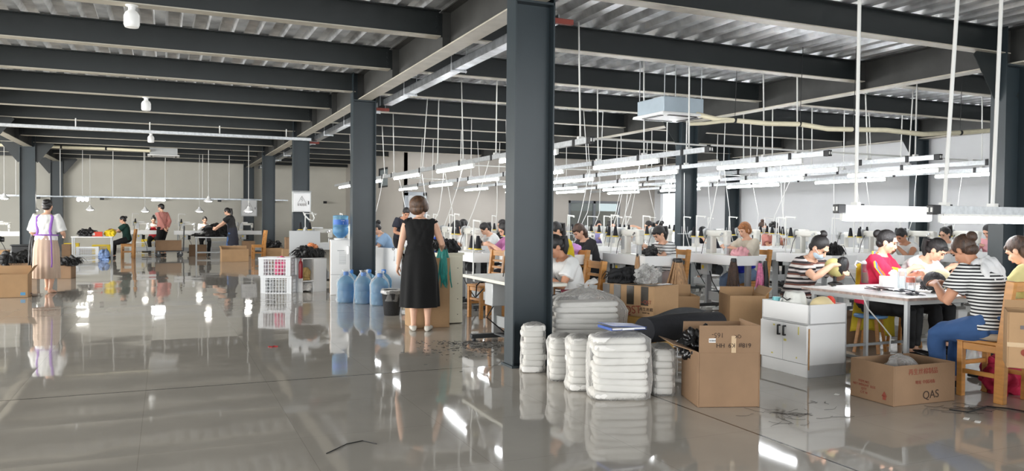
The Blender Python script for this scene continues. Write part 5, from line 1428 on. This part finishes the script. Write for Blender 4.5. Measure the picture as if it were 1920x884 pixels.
p=on(1691,541); t=thing('jar','clear tall jar left of the orange jar on the finishing table','jar',(p.x,p.y,.73)); MB().lathe([(.038,0),(.04,.01),(.04,.15),(.034,.165)],n=20).build('glass',M['clear'],t); MB().lathe([(.036,.163),(.036,.185),(.01,.19)],n=20).build('lid',M['white'],t)
p=on(1707,545); t=thing('jar','clear jar with orange filling on the finishing table','jar',(p.x,p.y,.73)); MB().lathe([(.042,0),(.044,.01),(.044,.12),(.042,.13)],n=20).build('glass',M['clear'],t); MB().lathe([(.041,.075),(.041,.12)],n=20).build('filling',mat('orange_foam',(240,96,30),.6),t)
for k,(px,py,r,l) in enumerate(((1752,548,.12,'dark wire coil on the finishing table before the white tee'),(1560,537,.10,'flat black tool on the table by the masked woman'),(1645,546,.14,'black strips scattered in front of the tissue box'),(1700,553,.13,'dark blue strips near the table corner'))):
    p=on(px,py); t=thing('tool_scraps',l,'tools',(p.x,p.y,.73)); rs=random.Random(k); mb=MB()
    if k==0:
        for j in range(9): mb.tube([(r*(1+.12*rs.random())*math.cos(a),r*.8*(1+.12*rs.random())*math.sin(a),.012+.035*rs.random()+.02*j/3) for a in [q*math.pi/8 for q in range(16)]],.006,5)
    else:
        for j in range(7 if k>1 else 2): a=rs.uniform(-.5,.5)+1.2; q=Vector((rs.uniform(-.1,.1),rs.uniform(-.1,.1),.006+.005*j)); mb.bar(q-Vector((math.cos(a),math.sin(a),0))*r*.7,q+Vector((math.cos(a),math.sin(a),0))*r*.7,.025 if k!=1 else .04,.006)
    mb.build('scraps',[M['wig'],M['black'],M['black'],M['c_navy']][k],t)
p=on(1787,555); t=thing('wig_on_block','cream wig block held by the striped hooded tee at the table','wig block',(p.x+.1,p.y+.22,.73)); MB().ell((0,0,.13),(.09,.115,.10),nu=20,nv=14).build('block',mat('cream_foam2',(226,216,176),.6),t); MB().ell((-.05,.0,.11),(.06,.11,.09),nu=20,nv=12).build('hair_cap',M['wig'],t); MB().lathe([(.06,0),(.06,.012),(.018,.03),(.018,.06)],n=16).build('clamp_stand',M['black'],t)
p=on(1885,552); t=thing('wig_on_block','cream wig block at the right edge before the pale yellow top','wig block',(p.x+.05,p.y+.35,.73)); MB().ell((0,0,.15),(.085,.11,.11),nu=20,nv=14).build('block',mat('cream_foam3',(230,214,188),.6),t); MB().ell((.0,.05,.13),(.085,.09,.10),nu=20,nv=12).build('hair_cap',M['wig'],t); MB().lathe([(.06,0),(.06,.012),(.018,.03),(.018,.06)],n=16).build('clamp_stand',M['black'],t)
# under the table
p=F(1604,656); carton('carton with pale label pushed under the finishing table',(p.x+.26,p.y+.26,0),R_(-26),.42,.32,.30,{'b':(.1,60),'l':(.1,30)},M['carton2'])
lump('bagged_cloth','crimson cloth in clear film under the chair of the striped hooded tee','cloth bag',(pS[0]+.28,pS[1]+.12,0),(.20,.18,.22),cloth('crimson_cloth',(176,30,66)),51)
# floor bits
def strands(name,label,c,r,n,seed,mt,th=.002,cat='hair'):
    rs=random.Random(seed); mb=MB()
    for k in range(n):
        a=rs.uniform(0,6.28); q=rs.random()*r; p=Vector((math.cos(a)*q*1.6,math.sin(a)*q,.003)); b=rs.uniform(0,6.28); pts=[p]
        for j in range(5): b+=rs.uniform(-.6,.6); p=p+Vector((math.cos(b),math.sin(b),0))*r*.16; pts.append(p)
        mb.tube(pts,th,4)
    o=mb.build(name,mt,None,loc=(c.x,c.y,0)); return tag(o,label,cat,kind='stuff')
strands('loose_hair','tangle of loose dark hair on the floor before the tall carton',F(1480,778),.22,26,3,M['hair'],.0009)
strands('loose_hair','small ring of loose hair near the cabinet foot',F(1530,755),.06,6,4,M['hair'],.0009)
strands('loose_hair','dark loose hair beside the low carton under the chair',F(1815,768),.16,20,5,M['hair'],.0011)
rs=random.Random(9); mb=MB()
for k in range(330):
    px=rs.gauss(880,42); py=640+abs(rs.gauss(0,18))*(.4+.6*rs.random()); 
    if px>940: continue
    p=F(px,py); a=rs.uniform(0,3.14); L=rs.uniform(.006,.02); mb.bar((p.x-L*math.cos(a),p.y-L*math.sin(a),.003),(p.x+L*math.cos(a),p.y+L*math.sin(a),.003),.006,.003)
tag(mb.build('hair_clippings',M['black']),'black clippings scattered on the floor behind the standing woman','clippings',kind='stuff')
p=F(1790,765); tag(MB().tube([F(1780,770)+Vector((0,0,.006)),F(1815,775)+Vector((0,0,.006)),F(1850,764)+Vector((0,0,.006)),F(1890,768)+Vector((0,0,.006)),F(1935,776)+Vector((0,0,.006))],.005,6).build('black_cable',M['black']),'black cable snaking on the floor by the chair leg','cable')
for px,py,l in((1812,786,'white paper scrap on the floor below the low carton'),(1569,741,'white paper scrap on the floor between cabinet and low carton'),(1833,792,'larger white paper scrap near the bottom right')):
    p=F(px,py); tag(MB().box((p.x,p.y,.003),(.05,.035,.003),R=rotz(.5)).build('paper_scrap',M['packet'],None,bevel=.001),l,'paper','paper scraps on the floor')
p=F(512,651); mb=MB()
for a in(.2,1.1,-.5): mb.bar((p.x-.05*math.cos(a),p.y-.05*math.sin(a),.005),(p.x+.05*math.cos(a),p.y+.05*math.sin(a),.005),.015,.005)
tag(mb.build('ribbon_scrap',M['red']),'small red ribbon scrap on the aisle floor','ribbon')
tag(MB().tube([F(612,852)+Vector((0,0,.003)),F(650,834)+Vector((0,0,.003)),F(680,828)+Vector((0,0,.003)),F(706,834)+Vector((0,0,.003))],.003,5).build('loose_thread',M['black']),'thin dark thread on the bare aisle floor','thread')
# ================================================================ MIDDLE AND LEFT
# standing woman in the black dress
p=F(786,621)
def dressx(i):
    t,HT=i['t'],i['HT']
    c=i['SP'](.50)[0]; MB().lathe([(.058,-.004),(.062,0),(.058,.004)],c+Vector((0,.0,.005)),24).build('necklace',mat('gold_chain',(196,150,70),.3,.8),t)
    MB().loft([i['ring'](.15,.157,.122),i['ring'](.18,.150,.116),i['ring'](.205,.157,.121)],n=30,ex=2.3).build('waist_band',M['c_dress'],t)
M['c_dress']=mat('black_dress_cloth',(9,9,10),.9,0,0,8,.10,120)
i=person('standing person in a sleeveless black midi dress seen from behind holding a wig',(p.x,p.y),R_(-20),H=1.575,pose='stand',lean=2,hp=8,hy=-38,handR=(.26,.27,.99),handL=(-.26,.02,.80),top=M['c_dress'],sleeve='none',bottom='dress',bmat=M['c_dress'],shoes=mat('white_flats',(214,208,196),.5),hair='bob',hmat=mat('brown_highlight_hair',(88,60,38),.4,0,.7,16,.7,90,stretch=(3,3,.5)),skin=M['skin'],vox=.006,curl=.5,seed=2,group='people standing',extra=dressx,girth=1.06,feet=((.10,.0,.075),(-.07,.02,.075)),elb=(.35,-.8,-.6))
mz=i['HT']((0,-.02,.12)).z; print('MAIN crown',project((p.x,p.y,mz)),'feet',project((p.x,p.y,0)))
hw=Vector((p.x,p.y,0))+rotz(R_(-20))@Vector((.24,.42,.0))
pile_hair('dark wig held in the hands of the standing woman in black',(hw.x,hw.y,.95),(.10,.12,.13),61,n=160,name='wig',cat='wig')
teal=mat('teal_fibre',(24,140,130),.5,0,.4,26,.7,90,stretch=(3,3,.3))
hp2=Vector((p.x,p.y,0))+rotz(R_(-20))@Vector((.27,.34,1.0))
hank('teal hair hank hanging from the hands of the standing woman in black',hp2,.52,.10,teal,62,60,1.2)
# carton and cream cabinet she works at
a=F(845,614); b=F(775,622)
carton('tall brown carton standing in front of the woman in black',(a.x-.24,a.y+.22,0),R_(-4),.48,.40,.86,None,M['carton'],True)
a=F(868,607)
t=thing('side_cabinet','cream chipboard cabinet right of the tall brown carton','cabinet',(a.x-.17,a.y+.28,0))
mb=MB(); cm=mat('cream_laminate',(226,222,200),.45)
mb.box((0,0,.45),(.34,.52,.88)); mb.build('cabinet_body',cm,t,bevel=.004); MB().box((0,0,.905),(.37,.55,.03)).build('cabinet_top',cm,t,bevel=.004)
mb=MB()
for k in range(4): mb.cyl((.10,-.262,.12+.2*k),(.10,-.266,.12+.2*k),.006,n=8)
mb.build('screw_cap',M['black'],t)
a=Vector((a.x-.17,a.y+.28,.92)); pile_hair('black net caps spilling over the cream cabinet top',(a.x-.02,a.y-.16,.92),(.17,.16,.12),63,mat('black_net',(34,34,36),.8),n=120,name='net_caps',cat='net caps')
tag(MB().box((a.x-.05,a.y+.05,.92+.12),(.05,.02,.24)).build('wood_block',M['wood'],None,bevel=.004),'upright orange wood block behind the net caps','wood block')
tag(MB().lathe([(.02,0),(.03,.05),(.028,.17),(.012,.2)],(a.x-.12,a.y+.0,.92),12).build('spray_bottle',M['blue'],None),'small blue bottle beside the net caps','bottle')
# trash bin
p=F(739,593)
t=thing('waste_bin','black perforated waste bin with white liner beside the standing woman','bin',(p.x,p.y+.12,0))
MB().lathe([(.105,0),(.11,.01),(.145,.34),(.15,.35)],n=28,cap=False).build('bin_body',mat('black_mesh_plastic',(32,32,34),.5,0,.4,60),t); MB().lathe([(.104,.004),(.0,.004)],n=24,cap=False).build('bin_base',M['black'],t)
mb=MB(); mb.lathe([(.13,.20),(.142,.33),(.158,.365),(.165,.33),(.158,.30)],n=36,cap=False); me=mb.mesh('l'); jitter(me,.012,30,3); mkobj('bin_liner',me,M['bag'],t,True,180)
# white board panel behind
a=F(703,553); b=F(752,559)
tag(MB().bar((a.x,a.y,.42),(b.x,b.y,.42),.02,.84,up=(0,0,1)).build('board_panel',M['white'],None,smooth=False),'tall white board panel standing behind the water bottles','panel')
q=a.lerp(b,.72); t=thing('scissors','scissors hanging from the white board panel','scissors',(q.x,q.y-.03,.80)); mb=MB(); mb.bar((0,0,0),(.01,0,-.18),.012,.004); mb.bar((.012,0,0),(-.005,0,-.18),.012,.004); mb.build('blades',M['chrome'],t)
for s in(-1,1): MB().tube([(s*.018+.016*math.cos(x*.7),0,.03+.022*math.sin(x*.7)) for x in range(10)],.005,6).build('finger_ring',M['black'],t)
# water bottles
def make_bottle():
    t=thing('water_bottle','x','water bottle',(0,0,0),0,'blue water bottles on the floor')
    prof=[(.115,0),(.132,.015),(.135,.05),(.128,.075),(.135,.10),(.135,.19),(.128,.205),(.135,.22),(.135,.31),(.125,.345),(.085,.40),(.045,.425),(.032,.44),(.032,.47)]
    MB().lathe(prof,n=26).build('bottle_body',M['bottle'],t)
    MB().lathe([(.10,.01),(.12,.02),(.12,.30),(.11,.31)],n=20).build('water',film('water',(170,205,232),.25,.05,(190,220,242),0),t)
    MB().lathe([(.040,.440),(.042,.45),(.040,.492),(.030,.498)],n=18).build('cap',mat('blue_cap',(70,130,205),.4),t)
    return t
_bt=make_bottle()
bl=[(651,569,'front left of the floor group'),(684,571,'front middle of the floor group'),(715,574,'front right of the floor group'),(660,563,'back left, under the post'),(694,562,'back middle, in the gap between front bottles'),(722,562,'back right, against the white board')]
for k,(px,py,l) in enumerate(bl):
    p=F(px,py); o=_bt if k==0 else dup(_bt,(0,0,0),k*.7); o.location=(p.x,p.y+.10,0); o['label']='blue water bottle in clear film, '+l
    if k<3:
        mb=MB().lathe([(.15,.004),(.155,.06),(.15,.2),(.156,.32),(.13,.40),(.085,.455),(.055,.50),(.075,.53)],n=40,cap=False); me=mb.mesh('w'); jitter(me,.010,26,k)
        t=thing('plastic_wrap','clear film wrapped round the water bottle '+l,'wrap',(p.x,p.y+.10,0),0,'clear wraps on the water bottles'); mkobj('film',me,M['bag2'],t,True,180)
# water cooler
a=F(619,554); b=F(649,549)
rz=R_(-9); w=.36; d=.32; c=a+rotz(rz)@Vector((w/2,d/2,0)); hh=.97
t=thing('water_cooler','white water cooler with a blue bottle on top left of the second post','water cooler',(c.x,c.y,0),rz)
MB().box((0,0,hh/2),(w,d,hh)).build('cooler_body',M['white'],t,bevel=.02,seg=3); MB().box((-w/2-.002,0,hh*.5),(.004,d*.9,hh*.94)).build('side_panel',mat('tan_side_panel',(170,140,112),.5),t,smooth=False)
mb=MB()
for k in range(10): mb.box((.03,-d/2-.001,.55+k*.025),(.12,.004,.008))
mb.build('vent_slot',M['lgrey'],t,smooth=False); MB().box((0,-d/2-.002,.78),(.12,.003,.012)).build('badge',M['grey'],t,smooth=False); MB().box((0,-d/2-.002,.36),(w*.96,.003,.006)).build('door_gap',M['grey'],t,smooth=False)
MB().lathe([(.10,0),(.12,.02),(.10,.03)],(0,0,hh),20).build('bottle_seat',M['white'],t)
o=thing('water_bottle','blue water bottle with blue label upside down on the water cooler','water bottle',(c.x,c.y,hh+.02))
prof=[(.032,-.03),(.045,.01),(.085,.035),(.125,.08),(.135,.11),(.135,.19),(.128,.205),(.135,.22),(.135,.33),(.128,.36),(.135,.375),(.132,.40),(.10,.412)]
MB().lathe(prof,n=26).build('bottle_body',M['bottle'],o); MB().lathe([(.08,.04),(.12,.085),(.12,.26),(.118,.265)],n=20).build('water',film('water2',(170,205,232),.25,.05,(190,220,242),0),o)
lm=mat('blue_label',(44,104,190),.5); g_=MB(); g_.grid(lambda u,v:Vector((.138*math.cos(R_(-165+150*u)),.138*math.sin(R_(-165+150*u)),.245+.09*v)),20,4); lb=g_.build('label_band',lm,o,True,180)
text('1',.05,M['white'],lb,(.138*math.cos(R_(-82)),.1395*math.sin(R_(-82)),.27),(R_(90),0,R_(8))); text('小白鹿',.022,M['white'],lb,(.138*math.cos(R_(-86)),.1395*math.sin(R_(-86)),.315),(R_(90),0,R_(4)))
# low open cabinet with hair, left of the cooler
a=F(566,549); b=F(612,546); rz=math.atan2(b.y-a.y,b.x-a.x); w=(b-a).length; d=.5; hh=.62; c=(a+b)/2+rotz(rz)@Vector((0,d/2,0))
t=thing('shelf_cabinet','low grey open cabinet left of the water cooler with black hair on top','cabinet',(c.x,c.y,0),rz)
mb=MB(); mb.box((-w/2+.01,0,hh/2),(.02,d,hh)); mb.box((w/2-.13,0,hh/2),(.26,d,hh)); mb.box((0,0,hh-.01),(w,d,.02)); mb.box((0,d/2-.01,hh/2),(w,.02,hh)); mb.box((-.1,0,.20),(w-.2,d,.02)); mb.build('cabinet_body',M['white'],t,smooth=False)
pile_hair('black hair heap trailing over the low cabinet left of the cooler',(c.x+.02,c.y-.05,hh),(.30,.22,.16),71)
lump('orange_wig','small orange wig on the black hair heap by the cooler','wig',(c.x+.12,c.y+.12,hh+.12),(.10,.09,.10),mat('orange_fibre',(226,140,90),.6,0,.3,30),72)
tag(MB().lathe([(.035,0),(.038,.02),(.038,.26),(.03,.30),(.012,.32),(.012,.36)],(a.x-.03,a.y-.05,.26),14).build('fire_extinguisher',mat('deep_red_paint',(136,22,34),.4)),'red extinguisher at the left end of the low cabinet','fire extinguisher')
q=c+rotz(rz)@Vector((-.12,-.12,.21)); lump('wig_bag','yellowish bag with a dark net wig on the cabinet shelf','bag',(q.x,q.y,.215),(.12,.11,.18),mat('kraft_yellow',(200,170,110),.7),73)
q=c+rotz(rz)@Vector((-.12,-.12,.0)); lump('bagged_cloth','white bag on the bottom of the low open cabinet','bag',(q.x,q.y,.02),(.12,.12,.13),M['packet'],74)
tag(MB().bar((c.x-.25,c.y+.55,.55),(c.x+.32,c.y+.5,.55),.02,1.1,up=(0,0,1)).build('board_panel',M['lgrey'],None,smooth=False),'pale partition board standing behind the low open cabinet','panel')
# thread stand with yellow cone behind the cooler
station(c.x+.55,c.y+1.15,'behind the black hair heap by the cooler',R_(90),1,cord=False)

# plastic crates
a=F(526,551)
crate('lower of the two white lattice crates in the aisle','x' and (a.x,a.y+.22,0),R_(-24),.56,.36,.31,group='white crates in the aisle')
crate('upper white lattice crate holding pink cloth in the aisle',(a.x-.03,a.y+.22,.312),R_(-22),.57,.37,.33,group='white crates in the aisle')
lump('pink_cloth','bright pink cloth inside the upper lattice crate','cloth',(a.x+.05,a.y+.20,.33),(.17,.13,.24),cloth('hot_pink',(240,110,150)),75)
# near left machine table by the big post
t=thing('overlock_table','cream topped sewing table on grey legs beside the big near post','table',(3.36,7.64,0))
L=1.5; w=.55
MB().box((0,0,.715),(w,L,.035)).build('tabletop',mat('cream_edge_top',(230,228,216),.4),t,bevel=.006)
for s in(-1,1):
    mb=MB(); mb.box((.05,s*.52,.39),(.10,.06,.62)); mb.box((.0,s*.52,.68),(.46,.05,.04)); mb.build('leg',M['grey'],t,bevel=.004)
    f=MB(); f.box((0,s*.52,.055),(.52,.07,.05)); f.cyl((-.22,s*.52,0),(-.22,s*.52,.04),.022,n=10); f.cyl((.22,s*.52,0),(.22,s*.52,.04),.022,n=10); f.build('foot_bar',M['darkgrey'],t,bevel=.006)
MB().box((.05,0,.22),(.03,1.0,.12)).build('cross_bar',M['grey'],t,bevel=.003)
mb=MB(); mb.box((-.10,.20,.55),(.16,.22,.24)); c_=mb.build('motor_box',M['lgrey'],t,bevel=.008)
mb=MB(); mb.tube([(-.2,.3,.6),(-.25,.4,.5),(-.2,.5,.62),(-.1,.55,.69)],.008,6); mb.tube([(-.15,.1,.45),(-.2,.2,.3),(0,.1,.12)],.008,6); mb.build('cable',M['black'],t); MB().box((0,0,.10),(.26,.34,.015),R=Matrix.Rotation(R_(12),3,'Y')).build('treadle',M['darkgrey'],t,bevel=.004)
place(_mc[1],(3.36,7.35,.7325),0,'sewing machine on the cream topped table beside the big near post')
place(_st,(3.14,8.20,.7325),0,'tall thread stand on the cream topped table beside the big near post')
for k,dy in enumerate((-.09,.09)): place(_cn[0],(3.16,8.20+dy,.7325+.285),0,'black thread cone, %s one, over the cream topped table'%('nearer','farther')[k])
p=F(896,597); chair(p.x+.12,p.y+.05,R_(100),'wooden chair standing behind the cream topped table')
# ---------------------------------------------------------------- far left work tables
def table(label,px0,px1,ybot,ytop,d=.6,legm=None,topm=None,group='plain work tables',leglow=True):
    a=F(px0,ybot); b=F(px1,ybot); mid=F((px0+px1)/2,ybot); dep=(mid-Vector((0,0,CAMZ))).dot(CF); h=(ybot-ytop)*dep/FPX
    w=abs(b.x-a.x); t=thing('work_table',label,'table',(mid.x,mid.y+d/2,0),0,group); legm=legm or M['lgrey']
    MB().box((0,0,h-.015),(w,d,.03)).build('tabletop',topm or M['white'],t,bevel=.004)
    for sx in(-1,1):
        for sy in(-1,1): MB().box((sx*(w/2-.04),sy*(d/2-.04),(h-.03)/2),(.04,.04,h-.03)).build('leg',legm,t,bevel=.003)
    for sy in(-1,1): MB().box((0,sy*(d/2-.04),.14),(w-.08,.03,.03)).build('stretcher',legm,t,smooth=False)
    return t,Vector((mid.x,mid.y+d/2,h)),w
gl='people at the left work tables'
# walking woman
p=F(87,550)
def px_(i):
    apron_back(i,M['c_purple'])
    t=i['t']; c=i['P']
    MB().tube([c+Vector((.13,-.16,.14)),c+Vector((.16,-.20,-.05)),c+Vector((.17,-.21,-.35)),c+Vector((.165,-.215,-.42))],.022,8,ell=.35).build('apron_tie',M['c_purple'],t)
    MB().tube([i['HT']((-.02,-.118,.03)),i['HT']((.03,-.118,.035))],.014,8).build('hair_tie',mat('tan_tie',(196,140,100),.6),t)
i=person('walking person in white puff-sleeved blouse, lilac apron straps and long beige pleated skirt',(p.x,p.y),R_(-14),H=1.59,pose='stand',lean=4,hp=14,handR=(.19,.28,1.0),handL=(-.20,.26,.98),top=M['c_white'],sleeve='puff',bottom='skirt',bmat=M['c_skirt'],shoes='bare',hair='bun',hmat=M['hair'],vox=.009,group='people standing',extra=px_,seed=2,feet=((.07,-.02,.075),(-.05,.16,.10)),girth=1.05,elb=(.45,-.6,-.8))
print('WALK',project((p.x,p.y,i['HT']((0,-.02,.12)).z)),project((p.x,p.y,0)))
q=Vector((p.x,p.y,0))+rotz(R_(-14))@Vector((-.30,.22,0))
hank('black hair hank hanging from the left hand of the walking woman',(q.x,q.y,1.0),.62,.07,M['wig'],81,36,1.2)
# cartons around her
def cart(label,px0,px1,yb,yt,d,rz=0,flaps=None,closed=False,mt=None,off=0):
    a=F(px0,yb); b=F(px1,yb); mid=(a+b)/2; dep=(mid-Vector((0,0,CAMZ))).dot(CF); h=(yb-yt)*dep/FPX; w=(b-a).length*(1 if not rz else .95)
    return carton(label,(mid.x,mid.y+d/2,0),rz if rz else 0,w,d,h,flaps,mt,closed,'cartons by the left tables'),Vector((mid.x,mid.y+d/2,h))
t,c=cart('open carton with blue stamp at the bottom left edge before the walking woman',-14,49,559,515,.42,0,{'r':(.16,35),'b':(.12,5)})
MB().box((.19,-.212,.06),(.07,.003,.05)).build('stamp',mat('pale_blue_stamp',(90,150,190),.7),t,smooth=False); mb=MB(); mb.add([(.29,-.212,.05),(.33,-.212,.05),(.31,-.212,.085)],[(0,1,2)]); mb.build('arrow_mark',M['ink'],t,smooth=False)
t,c=cart('carton heaped with black hair behind the left edge carton',-10,66,524,494,.42,0,None,False,M['carton2'])
pile_hair('black hair with a white tie heaped in the carton left of the walking woman',(c.x,c.y,c.z-.08),(.42,.22,.24),82)
t,c=cart('carton with black hair hanging over its side right of the walking woman',110,136,523,495,.4,R_(-8),None,False,M['carton2'])
pile_hair('black hair trailing over the carton right of the walking woman',(c.x+.06,c.y-.04,c.z-.05),(.30,.2,.16),83)
p=F(42,500); t=thing('waste_bin','black lidded bin left of the walking woman','bin',(p.x,p.y+.2,0)); mb=MB(); mb.box((0,0,.27),(.46,.36,.54),taper=1.12); mb.build('bin_body',M['black'],t,bevel=.02); MB().box((0,0,.555),(.56,.46,.03)).build('lid',M['darkgrey'],t,bevel=.01)
cart('small carton beneath the far left machine table',-6,14,494,470,.35,0); cart('dark carton behind the black lidded bin',50,72,489,468,.35,0,None,True,M['carton2'])
# far-left station
q=at_depth(12,430,23.5); station(q.x,q.y,'at the far left edge beside the dark post',R_(90),1,False,cord=False)
# table of the woman in green
t,c,w=table('white work table of the woman in dark green',134,211,489,444)
p=at_depth(224,420,25.2)
i=person('person in a dark green top seated sideways at the left work table',(p.x+.22,p.y),R_(84),H=1.6,group=gl,seat=.50,top=M['c_green'],hair='bun',lean=10,hp=18,handR=(.05,.45,.92),handL=(-.1,.5,.88),vox=.011,seed=2); print('GREEN',project((p.x,p.y,i['HT']((0,-.02,.12)).z)),'want 409')
chair(p.x+.24,p.y,R_(84),'wooden chair under the woman in dark green')
pile_hair('black hair heap on the table of the woman in green',(c.x-.15,c.y+.1,c.z),(.32,.2,.18),84)
t=thing('gift_box','red box on the table of the woman in green','box',(c.x+.1,c.y-.12,c.z)); MB().box((0,0,.07),(.34,.16,.14)).build('box_body',mat('red_card',(214,70,50),.6),t,bevel=.004); MB().box((-.08,-.081,.07),(.1,.003,.08)).build('label_patch',M['packet'],t,smooth=False)
lump('yellow_cloth','yellow cloth in front of the woman in green','cloth',(c.x+.48,c.y-.05,c.z),(.17,.16,.17),M['c_yellow'],85)
a=F(163,489); crate('clear lattice crate under the table of the woman in green',(a.x,a.y+.3,0),0,.62,.42,.40,group='crates by the left tables')
for l,px0,px1,yb,yt in(('yellow crate behind the clear crate on the left',118,146,476,455),('yellow crate under the right half of the green woman table',172,205,480,459)):
    a=F((px0+px1)/2,yb); crate(l,(a.x,a.y+.45,0),0,(px1-px0)*25/FPX,.36,(yb-yt)*25/FPX,M['yellow'],'yellow crates by the left tables')
p=F(195,490); lump('shopping_bag','blue and white bag under the table of the woman in green','bag',(p.x,p.y+.25,0),(.18,.14,.26),mat('blue_white_bag',(120,146,190),.4,0,.6,5),86)
cart('carton beneath the table of the woman in green',116,132,480,459,.3,0,None,True,M['carton2'])
# machines facing the camera
i=worker(288,28.3,'person in white sleeves and red apron at a machine facing the camera',None,405,rz=R_(178),top=M['c_white'],sleeve='long',vox=.012,group=gl,hair='topbun',lean=12,hp=25,seed=2,extra=lambda i:apron_front(i,M['red']))
q=at_depth(275,450,27.6); station(q.x,q.y-.1,'of the woman with red apron on the left',R_(90),1,True,1,False)
i=worker(384,28.3,'person in white with black apron at a machine facing the camera',None,408,rz=R_(182),top=M['c_white'],sleeve='long',vox=.012,group=gl,hair='bun',lean=8,hp=16,seed=4,extra=lambda i:apron_front(i,M['c_black']))
q=at_depth(360,450,27.6); station(q.x,q.y-.1,'of the woman with black apron on the left',R_(90),1,True,1,False)
q=at_depth(468,455,28.5); station(q.x,q.y,'by the dark post beyond the standing woman',R_(90),1,False,1,False)
# man in pink shirt
p=F(305,479)
i=person('standing person in a salmon shirt and black trousers, hands behind the back',(p.x,p.y),R_(40),H=1.74,pose='stand',lean=6,hp=14,hy=28,handR=(.06,-.17,.96),handL=(-.06,-.17,.93),top=M['c_pink'],sleeve='long',bottom='trousers',bmat=M['c_black'],hair='man',vox=.011,group='people standing',seed=2,elb=(1,-.7,-.2)); print('MAN',project((p.x,p.y,i['HT']((0,-.02,.12)).z)),'want 384')
# standing woman with apron
p=F(436,486)
i=person('standing person in black tee and navy apron bending over black hair on a table',(p.x,p.y),R_(72),H=1.62,pose='stand',lean=14,hp=30,handR=(.10,.50,.98),handL=(-.12,.52,.98),top=M['c_black'],sleeve='short',bottom='trousers',bmat=M['c_jean'],hair='longpony',vox=.010,group='people standing',seed=2,extra=lambda i:(apron_front(i,M['c_navy'],lo=-.09),MB().loft([i['ring'](-.09,.19,.14),i['ring'](0,.19,.142),i['ring'](.1,.178,.132)],n=24,ex=2.3).loft([(i['P']+Vector((0,.0,-.45)),X3,Vector((0,1,0)),.20,.19),(i['P']+Vector((0,0,-.08)),X3,Vector((0,1,0)),.20,.16)],n=24).build('apron_skirt',M['c_navy'],i['t']))); print('APRON',project((p.x,p.y,i['HT']((0,-.02,.12)).z)),'want 394')
t,c,w=table('grey work table heaped with black hair before the standing apron woman',366,440,482,445,.6,M['grey'],M['lgrey'])
pile_hair('long black hair heap on the table of the standing apron woman',(c.x+.12,c.y,c.z),(.50,.24,.34),87,n=320); pile_hair('flat black hair bunch at the left end of that grey table',(c.x-.45,c.y+.5,c.z),(.3,.2,.08),88,n=140)
# trolley and carton
a=F(318,482)
t=thing('platform_trolley','platform trolley with tall handle carrying a carton','trolley',(a.x,a.y+.2,0)); w=.86
MB().box((0,0,.19),(w,.5,.03)).build('platform',M['darkgrey'],t,bevel=.006)
for sx in(-1,1):
    for sy in(-1,1):
        mb=MB(); mb.lathe([(.03,-.02),(.075,-.02),(.08,0),(.075,.02),(.03,.02)],(sx*.34,sy*.18,.08),16,R=Matrix.Rotation(R_(90),3,'X')); mb.build('wheel',M['black'],t); MB().box((sx*.34,sy*.18,.135),(.05,.06,.09)).build('caster',M['grey'],t,bevel=.004)
MB().tube([(w/2,-.2,.2),(w/2+.02,-.2,.98),(w/2+.02,-.18,1.02),(w/2+.02,.18,1.02),(w/2+.02,.2,.98),(w/2,.2,.2)],.017,8).build('handle',M['darkgrey'],t)
carton('carton riding on the platform trolley',(a.x-.03,a.y+.2,.207),0,.80,.44,.33,None,M['carton2'],True,'cartons by the left tables')
# crates and cartons behind
a=F(268,477); crate('white lattice crate under the machine of the red apron woman',(a.x,a.y+.6,0),0,.9,.45,.42,group='crates by the left tables')
a=F(272,478); crate('yellow lid crate on the floor behind the trolley carton',(a.x+.2,a.y+1.3,0),0,.7,.4,.5,M['yellow'],'crates by the left tables')
a=F(410,476); crate('tall white basket behind the grey work table',(a.x,a.y+.7,0),0,.62,.4,.42,group='crates by the left tables')
cart('closed carton left of the grey work table legs',355,387,480,460,.4,0,None,True,M['carton2']); cart('open brown carton on the aisle before the standing apron woman',414,467,491,468,.4,R_(3),{'l':(.1,20),'b':(.1,15)}); cart('carton behind the wooden chair on the left',455,478,480,453,.4,0,None,True,M['carton2'])
_,cW=cart('wide low carton at the foot of the third post',500,530,486,466,.4,0,None,True); cart('upright carton left of the third post foot',536,550,490,446,.35,0,None,True,M['carton2']); cart('small taped carton before the third post foot',530,548,491,468,.3,0,None,True)
pile_hair('black hair heap on the wide low carton by the third post',(cW.x-.05,cW.y-.04,cW.z+.008),(.25,.15,.18),89)
p=F(484,486); chair(p.x,p.y,R_(95),'wooden chair facing left beside the fourth post')
place(_mc[1],(p.x-.05,p.y+.9,.80),R_(90),'cream machine behind the wooden chair by the fourth post') if False else None
# standing man far back
p=at_depth(752,420,18.2)
i=person('standing person in a dark polo shirt looking down far behind the sewing rows',(p.x,p.y),R_(190),H=1.62,pose='stand',lean=24,hp=40,hy=-12,handR=(.12,.36,.98),handL=(-.12,.36,.98),top=M['c_navy'],sleeve='short',hair='man',skin=M['skin2'],vox=.011,group='people standing',seed=2); print('POLO',project((p.x,p.y,i['HT']((0,-.02,.12)).z)),'want 398')
